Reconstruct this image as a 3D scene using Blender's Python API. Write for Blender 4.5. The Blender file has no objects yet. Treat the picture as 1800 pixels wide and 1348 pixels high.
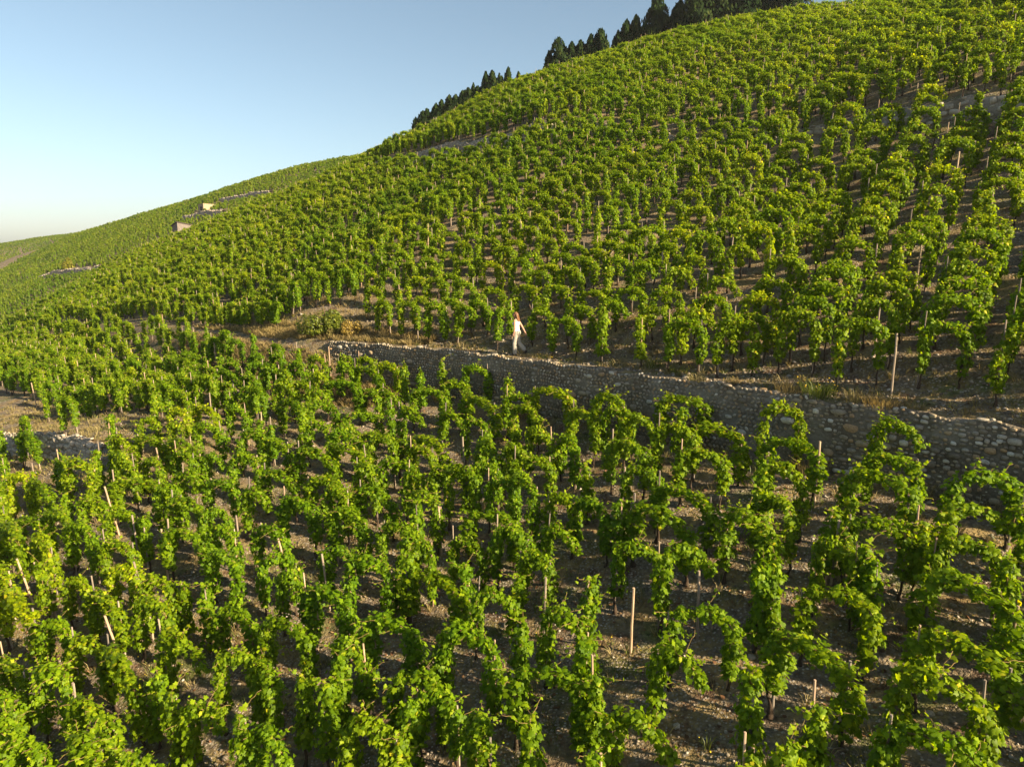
import bpy, bmesh, math, random
import numpy as np
from mathutils import Vector, Matrix, Euler

# ================================================================ camera, sky, sun, exposure
scene = bpy.context.scene
cam_data = bpy.data.cameras.new("camera")
cam_data.sensor_width = 36.0
cam_data.lens = 24.0
cam_data.clip_start = 0.1
cam_data.clip_end = 9000.0
cam = bpy.data.objects.new("camera", cam_data)
scene.collection.objects.link(cam)
CAM_PITCH = 11.0
cam.location = (0, 0, 0)
cam.rotation_euler = (math.radians(90-CAM_PITCH), 0, 0)
scene.camera = cam

SUN_AZ = (0.84, -0.54)           # horizontal direction towards the sun
SUN_EL = math.radians(25.0)
_n = math.hypot(*SUN_AZ)
sun_dir = Vector((SUN_AZ[0]/_n*math.cos(SUN_EL), SUN_AZ[1]/_n*math.cos(SUN_EL), math.sin(SUN_EL)))
world = bpy.data.worlds.new("World")
scene.world = world
world.use_nodes = True
wn = world.node_tree.nodes
wn.clear()
w_out = wn.new("ShaderNodeOutputWorld")
w_bg = wn.new("ShaderNodeBackground")
w_sky = wn.new("ShaderNodeTexSky")
w_sky.sky_type = 'NISHITA'
w_sky.sun_disc = False
w_sky.sun_elevation = SUN_EL
w_sky.sun_rotation = math.atan2(SUN_AZ[0], SUN_AZ[1])
w_sky.altitude = 250
w_sky.air_density = 0.9
w_sky.dust_density = 1.35
w_sky.ozone_density = 1.4
w_bg.inputs["Strength"].default_value = 0.052
w_hs = wn.new("ShaderNodeHueSaturation")          # a thin summer haze greys the blue evenly
w_hs.inputs["Saturation"].default_value = 0.84
w_hs.inputs["Hue"].default_value = 0.483
w_hs.inputs["Value"].default_value = 0.88
world.node_tree.links.new(w_sky.outputs[0], w_hs.inputs["Color"])
world.node_tree.links.new(w_hs.outputs[0], w_bg.inputs[0])
world.node_tree.links.new(w_bg.outputs[0], w_out.inputs[0])
sun_data = bpy.data.lights.new("sun", 'SUN')
sun_data.energy = 5.0
sun_data.angle = math.radians(0.6)
sun_data.color = (1.0, 0.80, 0.52)
sun = bpy.data.objects.new("sun", sun_data)
sun.rotation_euler = sun_dir.to_track_quat('Z', 'Y').to_euler()
sun.location = (60, -30, 60)
scene.collection.objects.link(sun)
scene.view_settings.view_transform = 'Standard'
scene.view_settings.look = 'None'
scene.view_settings.exposure = 1.86
scene.view_settings.gamma = 1.0
scene.view_settings.use_curve_mapping = False
scene.cycles.max_bounces = 6
scene.cycles.diffuse_bounces = 3
scene.cycles.glossy_bounces = 2
scene.cycles.transmission_bounces = 4
scene.cycles.sample_clamp_indirect = 6.0

rng = np.random.RandomState(11)
random.seed(11)
COL = scene.collection

# ================================================================ helpers
def mesh_np(name, verts, faces, smooth=False, attrs=None):
    """mesh from numpy arrays; faces is (n,k) or list of arrays with equal k"""
    me = bpy.data.meshes.new(name)
    verts = np.asarray(verts, np.float32)
    if not isinstance(faces, list):
        faces = [faces]
    faces = [np.asarray(f, np.int32) for f in faces if len(f)]
    nl = sum(f.size for f in faces); nf = sum(len(f) for f in faces)
    me.vertices.add(len(verts)); me.vertices.foreach_set("co", verts.ravel())
    me.loops.add(nl); me.polygons.add(nf)
    me.loops.foreach_set("vertex_index", np.concatenate([f.ravel() for f in faces]))
    tot = np.concatenate([np.full(len(f), f.shape[1], np.int32) for f in faces])
    start = np.concatenate([[0], np.cumsum(tot)[:-1]]).astype(np.int32)
    me.polygons.foreach_set("loop_start", start)
    me.polygons.foreach_set("loop_total", tot)
    if smooth:
        me.polygons.foreach_set("use_smooth", np.ones(nf, bool))
    me.update(calc_edges=True)
    for k, v in (attrs or {}).items():
        a = me.attributes.new(k, 'FLOAT', 'POINT'); a.data.foreach_set("value", np.asarray(v, np.float32))
    me.validate()
    return me
def obj(name, me, mat=None, parent=None, loc=(0, 0, 0), rot=(0, 0, 0), scale=(1, 1, 1)):
    o = bpy.data.objects.new(name, me)
    COL.objects.link(o)
    o.location = loc; o.rotation_euler = rot; o.scale = scale
    if mat is not None and me is not None and len(me.materials) == 0:
        me.materials.append(mat)
    if parent is not None:
        o.parent = parent
    return o
def tag(o, label=None, cat=None, group=None, kind=None):
    if label: o["label"] = label
    if cat: o["category"] = cat
    if group: o["group"] = group
    if kind: o["kind"] = kind
    return o
def empty(name, loc=(0, 0, 0), rz=0.0):
    o = bpy.data.objects.new(name, None)
    COL.objects.link(o); o.location = loc; o.rotation_euler = (0, 0, rz); o.empty_display_size = 0.2
    return o
def tube_np(pts, rad, n=6, cap=True):
    """tube along a poly-line -> verts, faces(list of quads)"""
    pts = np.asarray(pts, float); m = len(pts)
    rad = np.broadcast_to(np.asarray(rad, float), (m,))
    d = np.gradient(pts, axis=0); d /= np.linalg.norm(d, axis=1)[:, None]+1e-9
    ref = np.where(np.abs(d[:, 2:3]) > .9, np.array([[1., 0, 0]]), np.array([[0, 0, 1.]]))
    a = np.cross(d, ref); a /= np.linalg.norm(a, axis=1)[:, None]+1e-9
    b = np.cross(d, a)
    th = np.linspace(0, 2*np.pi, n, endpoint=False)
    v = pts[:, None]+rad[:, None, None]*(np.cos(th)[None, :, None]*a[:, None]+np.sin(th)[None, :, None]*b[:, None])
    v = v.reshape(-1, 3); f = []
    for i in range(m-1):
        for j in range(n):
            f.append((i*n+j, i*n+(j+1) % n, (i+1)*n+(j+1) % n, (i+1)*n+j))
    if cap:
        v = np.vstack([v, pts[:1], pts[-1:]]); c0, c1 = m*n, m*n+1
        for j in range(n):
            f.append((c0, (j+1) % n, j, j)); f.append((c1, (m-1)*n+j, (m-1)*n+(j+1) % n, (m-1)*n+(j+1) % n))
    return v, f
class MB:
    """collects shapes into one mesh"""
    def __init__(self): self.v = []; self.f = []; self.n = 0
    def add(self, v, f):
        v = np.asarray(v, float)
        for q in f:
            q = [int(i)+self.n for i in q]
            if len(q) == 4 and q[3] == q[2]: q = q[:3]
            self.f.append(q)
        self.v.append(v); self.n += len(v); return self
    def tube(self, pts, rad, n=6, cap=True): return self.add(*tube_np(pts, rad, n, cap))
    def box(self, c, size, rot=None):
        h = np.array(size)/2
        v = np.array([[x, y, z] for x in (-1, 1) for y in (-1, 1) for z in (-1, 1)], float)*h
        if rot is not None: v = v @ np.array(rot).T
        return self.add(v+np.array(c), [(0, 1, 3, 2), (4, 6, 7, 5), (0, 4, 5, 1), (2, 3, 7, 6), (0, 2, 6, 4), (1, 5, 7, 3)])
    def mesh(self, name, smooth=False):
        me = bpy.data.meshes.new(name)
        me.from_pydata(np.vstack(self.v).tolist(), [], self.f)
        if smooth: me.polygons.foreach_set("use_smooth", [True]*len(me.polygons))
        me.update(); return me

# ---------------------------------------------------------------- materials
class M:
    pass
def new_mat(name):
    m = bpy.data.materials.new(name); m.use_nodes = True
    nt = m.node_tree; nt.nodes.clear()
    out = nt.nodes.new("ShaderNodeOutputMaterial")
    return m, nt, out
def N(nt, typ, **kw):
    n = nt.nodes.new(typ)
    for k, v in kw.items():
        if k.startswith("i_"):
            key = k[2:].replace("_", " ")
            n.inputs[key].default_value = v
        else:
            setattr(n, k, v)
    return n
def L(nt, a, b): nt.links.new(a, b)
def ramp(nt, fac, stops, interp='LINEAR'):
    r = nt.nodes.new("ShaderNodeValToRGB"); r.color_ramp.interpolation = interp
    e = r.color_ramp.elements
    while len(e) < len(stops): e.new(0.5)
    for i, (p, c) in enumerate(stops):
        e[i].position = p; e[i].color = (c[0], c[1], c[2], 1)
    L(nt, fac, r.inputs[0]); return r.outputs[0]
def mix(nt, fac, a, b, mode='MIX'):
    n = nt.nodes.new("ShaderNodeMix"); n.data_type = 'RGBA'; n.blend_type = mode
    for s, v in ((n.inputs[0], fac), (n.inputs[6], a), (n.inputs[7], b)):
        if isinstance(v, (int, float)): s.default_value = v
        elif isinstance(v, tuple): s.default_value = (*v, 1) if len(v) == 3 else v
        else: L(nt, v, s)
    return n.outputs[2]
def math_n(nt, op, a, b=0.0, clamp=False):
    n = nt.nodes.new("ShaderNodeMath"); n.operation = op; n.use_clamp = clamp
    for s, v in ((n.inputs[0], a), (n.inputs[1], b)):
        if isinstance(v, (int, float)): s.default_value = v
        else: L(nt, v, s)
    return n.outputs[0]
def noise(nt, vec, scale, detail=4, rough=.6, dist=0.0):
    n = N(nt, "ShaderNodeTexNoise", i_Scale=scale, i_Detail=detail, i_Roughness=rough, i_Distortion=dist)
    if vec is not None: L(nt, vec, n.inputs["Vector"])
    return n.outputs["Fac"]
def bump(nt, h, strength=.5, dist=.02):
    b = N(nt, "ShaderNodeBump", i_Strength=strength, i_Distance=dist); L(nt, h, b.inputs["Height"]); return b.outputs[0]
def principled(nt, out, col, rough=.9, normal=None, spec=.2):
    p = nt.nodes.new("ShaderNodeBsdfPrincipled")
    if isinstance(col, tuple): p.inputs["Base Color"].default_value = (*col, 1)
    else: L(nt, col, p.inputs["Base Color"])
    if isinstance(rough, (int, float)): p.inputs["Roughness"].default_value = rough
    else: L(nt, rough, p.inputs["Roughness"])
    p.inputs["Specular IOR Level"].default_value = spec
    if normal is not None: L(nt, normal, p.inputs["Normal"])
    L(nt, p.outputs[0], out.inputs[0]); return p

def mat_ground(name, near=True):
    m, nt, out = new_mat(name)
    geo = N(nt, "ShaderNodeNewGeometry"); P = geo.outputs["Position"]
    big = noise(nt, P, .16, 4, .6); mid = noise(nt, P, 1.3, 5, .65); fine = noise(nt, P, 9, 5, .7)
    earth = ramp(nt, fine, [(.3, (.066, .054, .041)), (.55, (.150, .122, .090)), (.75, (.25, .21, .16))])
    straw = ramp(nt, fine, [(.3, (.12, .088, .042)), (.6, (.26, .195, .09)), (.8, (.38, .30, .15))])
    litter = ramp(nt, noise(nt, P, 14, 3, .6), [(.35, (.055, .034, .022)), (.6, (.14, .082, .05)), (.8, (.22, .15, .095))])
    green = ramp(nt, fine, [(.35, (.04, .06, .015)), (.7, (.12, .15, .04))])
    c = mix(nt, ramp(nt, mid, [(.42, (0, 0, 0)), (.58, (1, 1, 1))]), earth, straw)
    c = mix(nt, ramp(nt, noise(nt, P, 2.1, 4, .6), [(.52, (0, 0, 0)), (.64, (.85, .85, .85))]), c, litter)
    c = mix(nt, ramp(nt, noise(nt, P, .7, 4, .65), [(.54, (0, 0, 0)), (.66, (.7, .7, .7))]), c, green)
    v = N(nt, "ShaderNodeTexVoronoi", i_Scale=15.0); L(nt, P, v.inputs["Vector"])
    v2 = N(nt, "ShaderNodeTexVoronoi", i_Scale=34.0); L(nt, P, v2.inputs["Vector"])
    peb = ramp(nt, v.outputs["Color"], [(.15, (.11, .092, .075)), (.5, (.23, .20, .165)), (.85, (.38, .345, .295))])
    pmask = math_n(nt, 'MULTIPLY', ramp(nt, v.outputs["Distance"], [(.30, (1, 1, 1)), (.42, (0, 0, 0))]),
                   ramp(nt, noise(nt, P, .9, 3, .6), [(.40, (0, 0, 0)), (.55, (1, 1, 1))]))
    c = mix(nt, pmask, c, peb)
    h = math_n(nt, 'ADD', math_n(nt, 'MULTIPLY', v.outputs["Distance"], -.9), math_n(nt, 'MULTIPLY', v2.outputs["Distance"], -.5))
    h = math_n(nt, 'ADD', h, fine)
    principled(nt, out, c, .95, bump(nt, h, .8, .03), .1)
    return m
def mat_leaf(name, dark, mid_, light, yellow, trans, tr_fac=.42, spec=.30, rough=.45, plots=0.0):
    m, nt, out = new_mat(name)
    at = N(nt, "ShaderNodeAttribute", attribute_name="tint")
    oi = N(nt, "ShaderNodeObjectInfo")
    base = ramp(nt, at.outputs["Fac"], [(0.0, dark), (.5, mid_), (.93, light), (.985, yellow)])
    # some plants are paler and yellower as a whole
    sh = ramp(nt, oi.outputs["Random"], [(0, (.92, 1, .9)), (.5, (1, 1, 1)), (.9, (1.08, 1.03, .9)), (.99, (1.5, 1.3, .8))])
    col = mix(nt, 1.0, base, sh, 'MULTIPLY')
    if plots:
        Pw = N(nt, "ShaderNodeNewGeometry").outputs["Position"]
        col = mix(nt, plots, col, ramp(nt, noise(nt, Pw, .045, 3, .6), [(.35, (.74, .86, .9)), (.5, (1, 1, 1)), (.66, (1.10, 1.08, .9))]), 'MULTIPLY')
    d = N(nt, "ShaderNodeBsdfPrincipled", i_Roughness=rough); d.inputs["Specular IOR Level"].default_value = spec
    L(nt, col, d.inputs["Base Color"])
    t = N(nt, "ShaderNodeBsdfTranslucent")
    tc = mix(nt, 1.0, col, trans, 'MULTIPLY'); L(nt, tc, t.inputs["Color"])
    mx = N(nt, "ShaderNodeMixShader"); mx.inputs[0].default_value = tr_fac
    L(nt, d.outputs[0], mx.inputs[1]); L(nt, t.outputs[0], mx.inputs[2]); L(nt, mx.outputs[0], out.inputs[0])
    return m
def mat_wood(name, stops):
    m, nt, out = new_mat(name)
    tc = N(nt, "ShaderNodeTexCoord"); oi = N(nt, "ShaderNodeObjectInfo")
    mp = N(nt, "ShaderNodeMapping"); mp.inputs["Scale"].default_value = (30, 30, 3); L(nt, tc.outputs["Object"], mp.inputs[0])
    g = noise(nt, mp.outputs[0], 1.0, 5, .65)
    base = ramp(nt, oi.outputs["Random"], stops)
    c = mix(nt, 1.0, base, ramp(nt, g, [(.3, (.55, .55, .55)), (.6, (1, 1, 1)), (.8, (1.15, 1.12, 1.05))]), 'MULTIPLY')
    principled(nt, out, c, .85, bump(nt, g, .5, .01), .15); return m
def mat_bark(name, c0, c1):
    m, nt, out = new_mat(name)
    tc = N(nt, "ShaderNodeTexCoord")
    g = noise(nt, tc.outputs["Object"], 22, 5, .7)
    principled(nt, out, ramp(nt, g, [(.3, c0), (.7, c1)]), .95, bump(nt, g, .8, .02), .1); return m
def mat_stone(name, stops, by='obj'):
    m, nt, out = new_mat(name)
    if by == 'obj': r = N(nt, "ShaderNodeObjectInfo").outputs["Random"]
    else: r = N(nt, "ShaderNodeAttribute", attribute_name="tint").outputs["Fac"]
    P = N(nt, "ShaderNodeNewGeometry").outputs["Position"]
    g = noise(nt, P, 26, 5, .65); g2 = noise(nt, P, 5, 3, .6)
    c = ramp(nt, r, stops)
    c = mix(nt, 1.0, c, ramp(nt, g, [(.3, (.62, .62, .62)), (.65, (1.08, 1.07, 1.05))]), 'MULTIPLY')
    c = mix(nt, ramp(nt, g2, [(.55, (0, 0, 0)), (.75, (.5, .5, .5))]), c, (.12, .115, .095))
    principled(nt, out, c, .9, bump(nt, g, .5, .015), .15); return m
def mat_mortar(name, c0, c1):
    m, nt, out = new_mat(name)
    P = N(nt, "ShaderNodeNewGeometry").outputs["Position"]
    g = noise(nt, P, 12, 6, .7); g2 = noise(nt, P, 1.2, 4, .6)
    c = ramp(nt, g, [(.3, c0), (.7, c1)])
    c = mix(nt, ramp(nt, g2, [(.45, (0, 0, 0)), (.7, (.75, .75, .75))]), c, (.085, .062, .038))
    c = mix(nt, ramp(nt, noise(nt, P, .5, 4, .7), [(.5, (0, 0, 0)), (.62, (.5, .5, .5))]), c, (.27, .25, .21))
    v = N(nt, "ShaderNodeTexVoronoi", i_Scale=11.0); L(nt, P, v.inputs["Vector"])
    h = math_n(nt, 'ADD', math_n(nt, 'MULTIPLY', v.outputs["Distance"], -1.0), g)
    principled(nt, out, c, .95, bump(nt, h, .8, .03), .1); return m
def mat_plain(name, col, rough=.8, var=.25, scale=20, spec=.2):
    m, nt, out = new_mat(name)
    tc = N(nt, "ShaderNodeTexCoord")
    g = noise(nt, tc.outputs["Object"], scale, 4, .6)
    a = tuple(x*(1-var) for x in col); b = tuple(min(1, x*(1+var)) for x in col)
    principled(nt, out, ramp(nt, g, [(.3, a), (.7, b)]), rough, bump(nt, g, .25, .01), spec); return m

M.ground = mat_ground("soil")
M.leaf = mat_leaf("vine_leaf", (.064, .122, .004), (.152, .240, .005), (.285, .365, .010), (.50, .45, .02), (1.62, 1.5, .36), .50, spec=.16, rough=.5, plots=1.0)
M.cypress = mat_leaf("cypress_needles", (.006, .015, .005), (.011, .024, .007), (.022, .038, .010), (.04, .05, .012), (1, 1, .6), .12, spec=.04, rough=.8)
M.shrub = mat_leaf("shrub_leaf", (.045, .065, .008), (.10, .125, .012), (.19, .19, .02), (.30, .25, .03), (1.7, 1.6, .7), .35)
M.dryshrub = mat_leaf("dry_shrub_leaf", (.09, .078, .025), (.16, .135, .042), (.25, .20, .065), (.33, .28, .09), (1.4, 1.3, .9), .3)
M.drygrass = mat_leaf("dry_grass", (.12, .098, .042), (.23, .18, .078), (.34, .28, .13), (.45, .38, .2), (1.2, 1.15, 1), .3, rough=.7)
M.weed = mat_leaf("green_weed", (.04, .06, .014), (.085, .11, .022), (.15, .17, .035), (.30, .27, .05), (1.6, 1.6, .8), .35)
M.petal = mat_leaf("yellow_petal", (.60, .42, .02), (.72, .50, .02), (.8, .6, .04), (.8, .62, .05), (1, 1, .8), .3)
M.litter = mat_leaf("fallen_leaf", (.07, .035, .018), (.15, .075, .035), (.25, .15, .07), (.36, .26, .12), (1, 1, 1), .15, rough=.8)
M.stake = mat_wood("stake_wood", [(0, (.22, .18, .145)), (.4, (.32, .26, .20)), (.7, (.40, .27, .185)), (1, (.46, .35, .24))])
M.greystake = mat_wood("weathered_wood", [(0, (.16, .14, .12)), (.6, (.27, .23, .19)), (1, (.38, .30, .22))])
M.bark = mat_bark("vine_bark", (.025, .018, .013), (.085, .062, .045))
M.cane = mat_bark("vine_cane", (.14, .10, .04), (.24, .17, .07))
STONES = [(0, (.16, .137, .104)), (.3, (.27, .233, .178)), (.5, (.36, .30, .205)), (.6, (.38, .25, .13)), (.68, (.28, .25, .205)), (.85, (.40, .36, .29)), (1, (.62, .585, .51))]
M.cobble = mat_stone("cobble", STONES, 'attr')
M.stone = mat_stone("wall_stone", STONES)
M.pale = mat_stone("pale_stone", [(0, (.30, .265, .215)), (.5, (.42, .365, .29)), (1, (.54, .47, .38))])
M.pale_j = mat_stone("pale_small_stone", [(0, (.30, .265, .215)), (.5, (.42, .365, .29)), (1, (.54, .47, .38))], 'attr')
M.pebble = mat_stone("pebble", [(0, (.11, .092, .072)), (.45, (.21, .18, .14)), (.8, (.33, .29, .235)), (1, (.44, .40, .35))], 'attr')
M.mortar = mat_mortar("old_mortar", (.095, .082, .062), (.20, .173, .132))
M.palemortar = mat_mortar("pale_mortar", (.22, .19, .15), (.36, .31, .25))

# --- terrain height field (metres; camera stands at the origin) -------------------------------
GX, GY = 0.710, 0.704            # uphill direction in plan
CX, CY = -0.704, 0.710           # along the contour, towards the far left
def st(x, y):
    return x*GX + y*GY, x*CX + y*CY
def xy(s, t):
    return s*GX + t*CX, s*GY + t*CY
def sstep(a, b, v):
    u = np.clip((np.asarray(v, float)-a)/(b-a), 0, 1); return u*u*(3-2*u)
def wall_s(t):                   # foot line of the main terrace wall
    t = np.asarray(t, float)
    return 18.1 - 0.010*np.clip(t-17, 0, None)**2*sstep(40, 30, t) - 1.69*sstep(30, 40, t)
def upper_s(t):
    t = np.asarray(t, float)
    return 34.8 + 0.13*t
def low_s(t):                    # short wall at the lower left
    t = np.asarray(t, float)
    return 7.0 - 0.12*(t-28)
_rng = np.random.RandomState(5)
_W = [(_rng.uniform(0, 6.28), _rng.uniform(0, 6.28), f, a) for f, a in
      [(0.11, .16), (0.19, .12), (0.33, .08), (0.6, .05), (0.9, .035), (1.7, .022), (2.6, .014)] for _ in range(2)]
def bumps(x, y):
    z = 0
    for ph, th, f, a in _W:
        z = z + a*np.sin(f*(x*np.cos(th)+y*np.sin(th))*2.0+ph)
    return z
def hill1(s, t):
    s = np.asarray(s, float); t = np.asarray(t, float)
    sw = wall_s(t); su = upper_s(t); sl = low_s(t)
    tp = np.clip(t, 0, None)
    drop = 0.00052*tp**2 + 0.010*np.clip(t-120, 0, None)**2 + .20*np.clip(s-36, 0, None)*sstep(48, 118, t)
    # lower field
    zl = -5.62 + 0.25*(s-sw)
    # upper field, flat walk along the wall head first
    d = s-sw
    zu = -3.80 + 0.10*np.minimum(d, 1.3) + 0.557*np.clip(d-1.3, 0, None)
    bank = sstep(25, 36, t)                      # left of the wall the step turns into a grassy bank
    w0 = 0.06 + 2.6*bank
    k = sstep(-w0, 0.0+0.6*bank, d)
    z = zl*(1-k) + zu*k
    # upper wall step and rounding crest
    e = s-su
    zsu = -3.80 + .13 + 0.557*(su-sw-1.3)
    c = np.clip(e, 0, None)
    # integrate slope table
    seg = np.array([0, 8, 16, 24, 32, 42, 57, 82, 400.]); sl_ = np.array([.56, .535, .46, .36, .25, .13, 0., -.12, -.12])
    cum = np.concatenate([[0], np.cumsum((sl_[1:]+sl_[:-1])/2*np.diff(seg))])
    i = np.clip(np.searchsorted(seg, c, side='right')-1, 0, len(seg)-2)
    dc = c-seg[i]
    zc = cum[i] + sl_[i]*dc + (sl_[i+1]-sl_[i])/(seg[i+1]-seg[i])*dc*dc/2
    zt = zsu + (0.48+.5*sstep(34, 38, t)*sstep(66, 62, t))*sstep(-0.06, 0.0, e)*sstep(75, 62, t)*(1-.7*sstep(11, 14, t)*sstep(31, 27, t)) + zc - .55*sstep(8, 24, c)
    z = np.where(e > -0.06, zt, z)
    # lower-left wall
    lw = sstep(26.3, 29.3, t)
    z = z + lw*(0.45*sstep(6.5, 0, s-sl) - 0.9*(1-sstep(-0.08-1.5*sstep(30.0, 29.2, t), 0.0, s-sl)))
    z = z - 0.25*np.clip(-s-6, 0, None)
    return z - drop
def hill2(x, y):
    u = (x+83)*.53 + (y-179)*.85
    return 4.43 + .387*(x+83) + .357*(y-179) - .00913*np.clip(u-32.5, 0, None)**2 - .12*np.clip(x+66, 0, None)
def hill3(x, y):
    u = (x+247)*.35 + (y-334)*.94
    return -9.5 + .189*(x+247) + .277*(y-334) - .00238*np.clip(u-43.3, 0, None)**2
def height(x, y):
    x = np.asarray(x, float); y = np.asarray(y, float)
    s, t = st(x, y)
    z1 = hill1(s, t) + bumps(x, y)*sstep(0, 2.0, np.abs(s-wall_s(t)))
    z2 = np.where(y > 110, hill2(x, y), -60) + bumps(x*.4, y*.4)*1.5
    z3 = np.where(y > 250, hill3(x, y), -60) + bumps(x*.3, y*.3)*2
    return np.maximum(np.maximum(z1, z2), np.maximum(z3, -60))
# ----------------------------------------------------------------------------------------------

# ================================================================ the land
def grid_faces(nr, nc):
    i = np.arange(nr-1)[:, None]*nc + np.arange(nc-1)[None, :]
    return np.stack([i, i+1, i+nc+1, i+nc], -1).reshape(-1, 4)
def build_hillside():
    tt = np.concatenate([np.arange(-70, -12, 4), np.arange(-12, 50, .3), np.arange(50, 132, .8), np.arange(132, 200, 3)])
    rows = []
    for d in np.concatenate([np.arange(-90, -26, 3), np.arange(-26, -.3, .25), [-.2, -.1, -.065, -.03, 0.0, .08]]):
        rows.append(wall_s(tt)+d)
    for f in np.concatenate([np.linspace(.008, .996, 74)]):
        a = wall_s(tt)+.08; b = upper_s(tt)-.065
        rows.append(a+(b-a)*f)
    for e in np.concatenate([[-.062, -.03, 0.0, .1], np.arange(.5, 26, .5), np.arange(26, 80, 2.5), np.arange(80, 220, 20)]):
        rows.append(upper_s(tt)+e)
    S = np.array(rows); T = np.broadcast_to(tt, S.shape)
    X, Y = xy(S, T)
    s, t = st(X, Y)
    Z = hill1(s, t) + bumps(X, Y)*sstep(0, 2.0, np.abs(s-wall_s(t)))
    V = np.stack([X, Y, Z], -1).reshape(-1, 3)
    F_ = grid_faces(*S.shape)
    return mesh_np("hillside", V, F_[:, ::-1], True)
hill = obj("hillside", build_hillside(), M.ground); tag(hill, "steep stony vineyard slope with dry grass between the vines", kind="structure")
def build_far(fn, xs, ys, k):
    X, Y = np.meshgrid(xs, ys); Z = fn(X, Y)+bumps(X*k, Y*k)*1.5
    return mesh_np("far", np.stack([X, Y, Z], -1).reshape(-1, 3), grid_faces(len(ys), len(xs)), True)
tag(obj("far_hillside", build_far(hill2, np.arange(-230, 40, 2.5), np.arange(122, 340, 2.5), .4), M.ground), "vine covered hillside behind the near slope with two stone huts", kind="structure")
tag(obj("distant_hillside", build_far(hill3, np.arange(-520, -110, 5.), np.arange(262, 620, 5.), .3), M.ground), "distant terraced hillside with reddish soil banks", kind="structure")
g = 6000.0
tag(obj("ground", mesh_np("ground", [(-g, -g, -62), (g, -g, -62), (g, g, -62), (-g, g, -62)], np.array([[0, 1, 2, 3]])), M.ground), "valley floor far below the vineyard hills", kind="structure")

# ================================================================ walls
def ico_template(sub):
    bm = bmesh.new(); bmesh.ops.create_icosphere(bm, subdivisions=sub, radius=1.0)
    v = np.array([x.co[:] for x in bm.verts]); f = np.array([[q.index for q in p.verts] for p in bm.faces]); bm.free(); return v, f
ICO1 = ico_template(1)
def stone_mesh(seed, flat=1.0):
    """rounded irregular stone of 48 triangles, half-axes about 1"""
    r = np.random.RandomState(seed); n, k = 8, 3
    v = [(0, 0, 1.0)]
    for i in range(1, k+1):
        ph = math.pi*i/(k+1)
        for j in range(n):
            th = 2*math.pi*(j+.5*(i % 2))/n
            x, y, z = math.sin(ph)*math.cos(th), math.sin(ph)*math.sin(th), math.cos(ph)
            e = .72
            v.append((math.copysign(abs(x)**e, x), math.copysign(abs(y)**e, y), math.copysign(abs(z)**.8, z)))
    v.append((0, 0, -1.0)); v = np.array(v)
    v = v*(1+r.uniform(-.13, .13, (len(v), 1)))+r.uniform(-.06, .06, v.shape)
    f = []
    for j in range(n): f.append((0, 1+j, 1+(j+1) % n, 1+(j+1) % n))
    for i in range(k-1):
        for j in range(n):
            a = 1+i*n+j; b = 1+i*n+(j+1) % n
            f.append((a, a+n, b+n, b))
    last = len(v)-1
    for j in range(n): f.append((last, last-n+(j+1) % n, last-n+j, last-n+j))
    mb = MB(); mb.add(v, f); return mb.mesh("stone", True)
STONE_MESH = [stone_mesh(100+i) for i in range(8)]
PALE_MESH = [stone_mesh(140+i) for i in range(6)]
for me in STONE_MESH: me.materials.append(M.stone)
for me in PALE_MESH: me.materials.append(M.pale)
def join_ellipsoids(name, cen, axes, half, tint, tmpl=ICO1, jit=.12, seed=3):
    """cen (n,3), axes (n,3,3) rows = local axes, half (n,3)"""
    tv, tf = tmpl; r = np.random.RandomState(seed)
    n = len(cen); j = 1+r.uniform(-jit, jit, (n, len(tv), 1))
    V = np.einsum('nvk,nkj->nvj', tv[None]*j*half[:, None, :], axes)+cen[:, None]
    Fa = tf[None]+(np.arange(n)*len(tv))[:, None, None]
    return mesh_np(name, V.reshape(-1, 3), Fa.reshape(-1, 3), True, {"tint": np.repeat(tint, len(tv))})
def pack(length, hgt, sizes, cell, tries, r, gap=.8):
    """dart throwing of ellipses in a length x height strip, big ones first -> (u, v, a, b)"""
    nx, ny = int(length/cell), int(hgt/cell); occ = np.zeros((nx, ny), bool); res = []
    for (a0, a1, b0, b1), n in zip(sizes, tries):
        U = r.uniform(0, length, n); W = r.uniform(0, hgt, n); A = r.uniform(a0, a1, n); B = r.uniform(b0, b1, n)
        for u, w, a, b in zip(U, W, A, B):
            i0, i1 = int((u-a*gap)/cell), int((u+a*gap)/cell)+1; j0, j1 = int((w-b*gap)/cell), int((w+b*gap)/cell)+1
            if i0 < 0 or j0 < -1 or i1 > nx or j1 > ny+1: continue
            j0 = max(j0, 0)
            if occ[i0:i1, j0:j1].any(): continue
            occ[i0:i1, j0:j1] = True; res.append((u, w, a, b))
    return res
def wall_frame(sfun, t):
    """plan tangent (along increasing t) and outward normal of a wall line"""
    e = .1; x0, y0 = xy(sfun(t-e), t-e); x1, y1 = xy(sfun(t+e), t+e)
    d = np.stack([x1-x0, y1-y0, 0*x0], -1); d /= np.linalg.norm(d, axis=-1)[..., None]
    n = np.stack([-d[..., 1], d[..., 0], 0*x0], -1)
    return d, n       # n points downhill (outward) for this handedness
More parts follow.
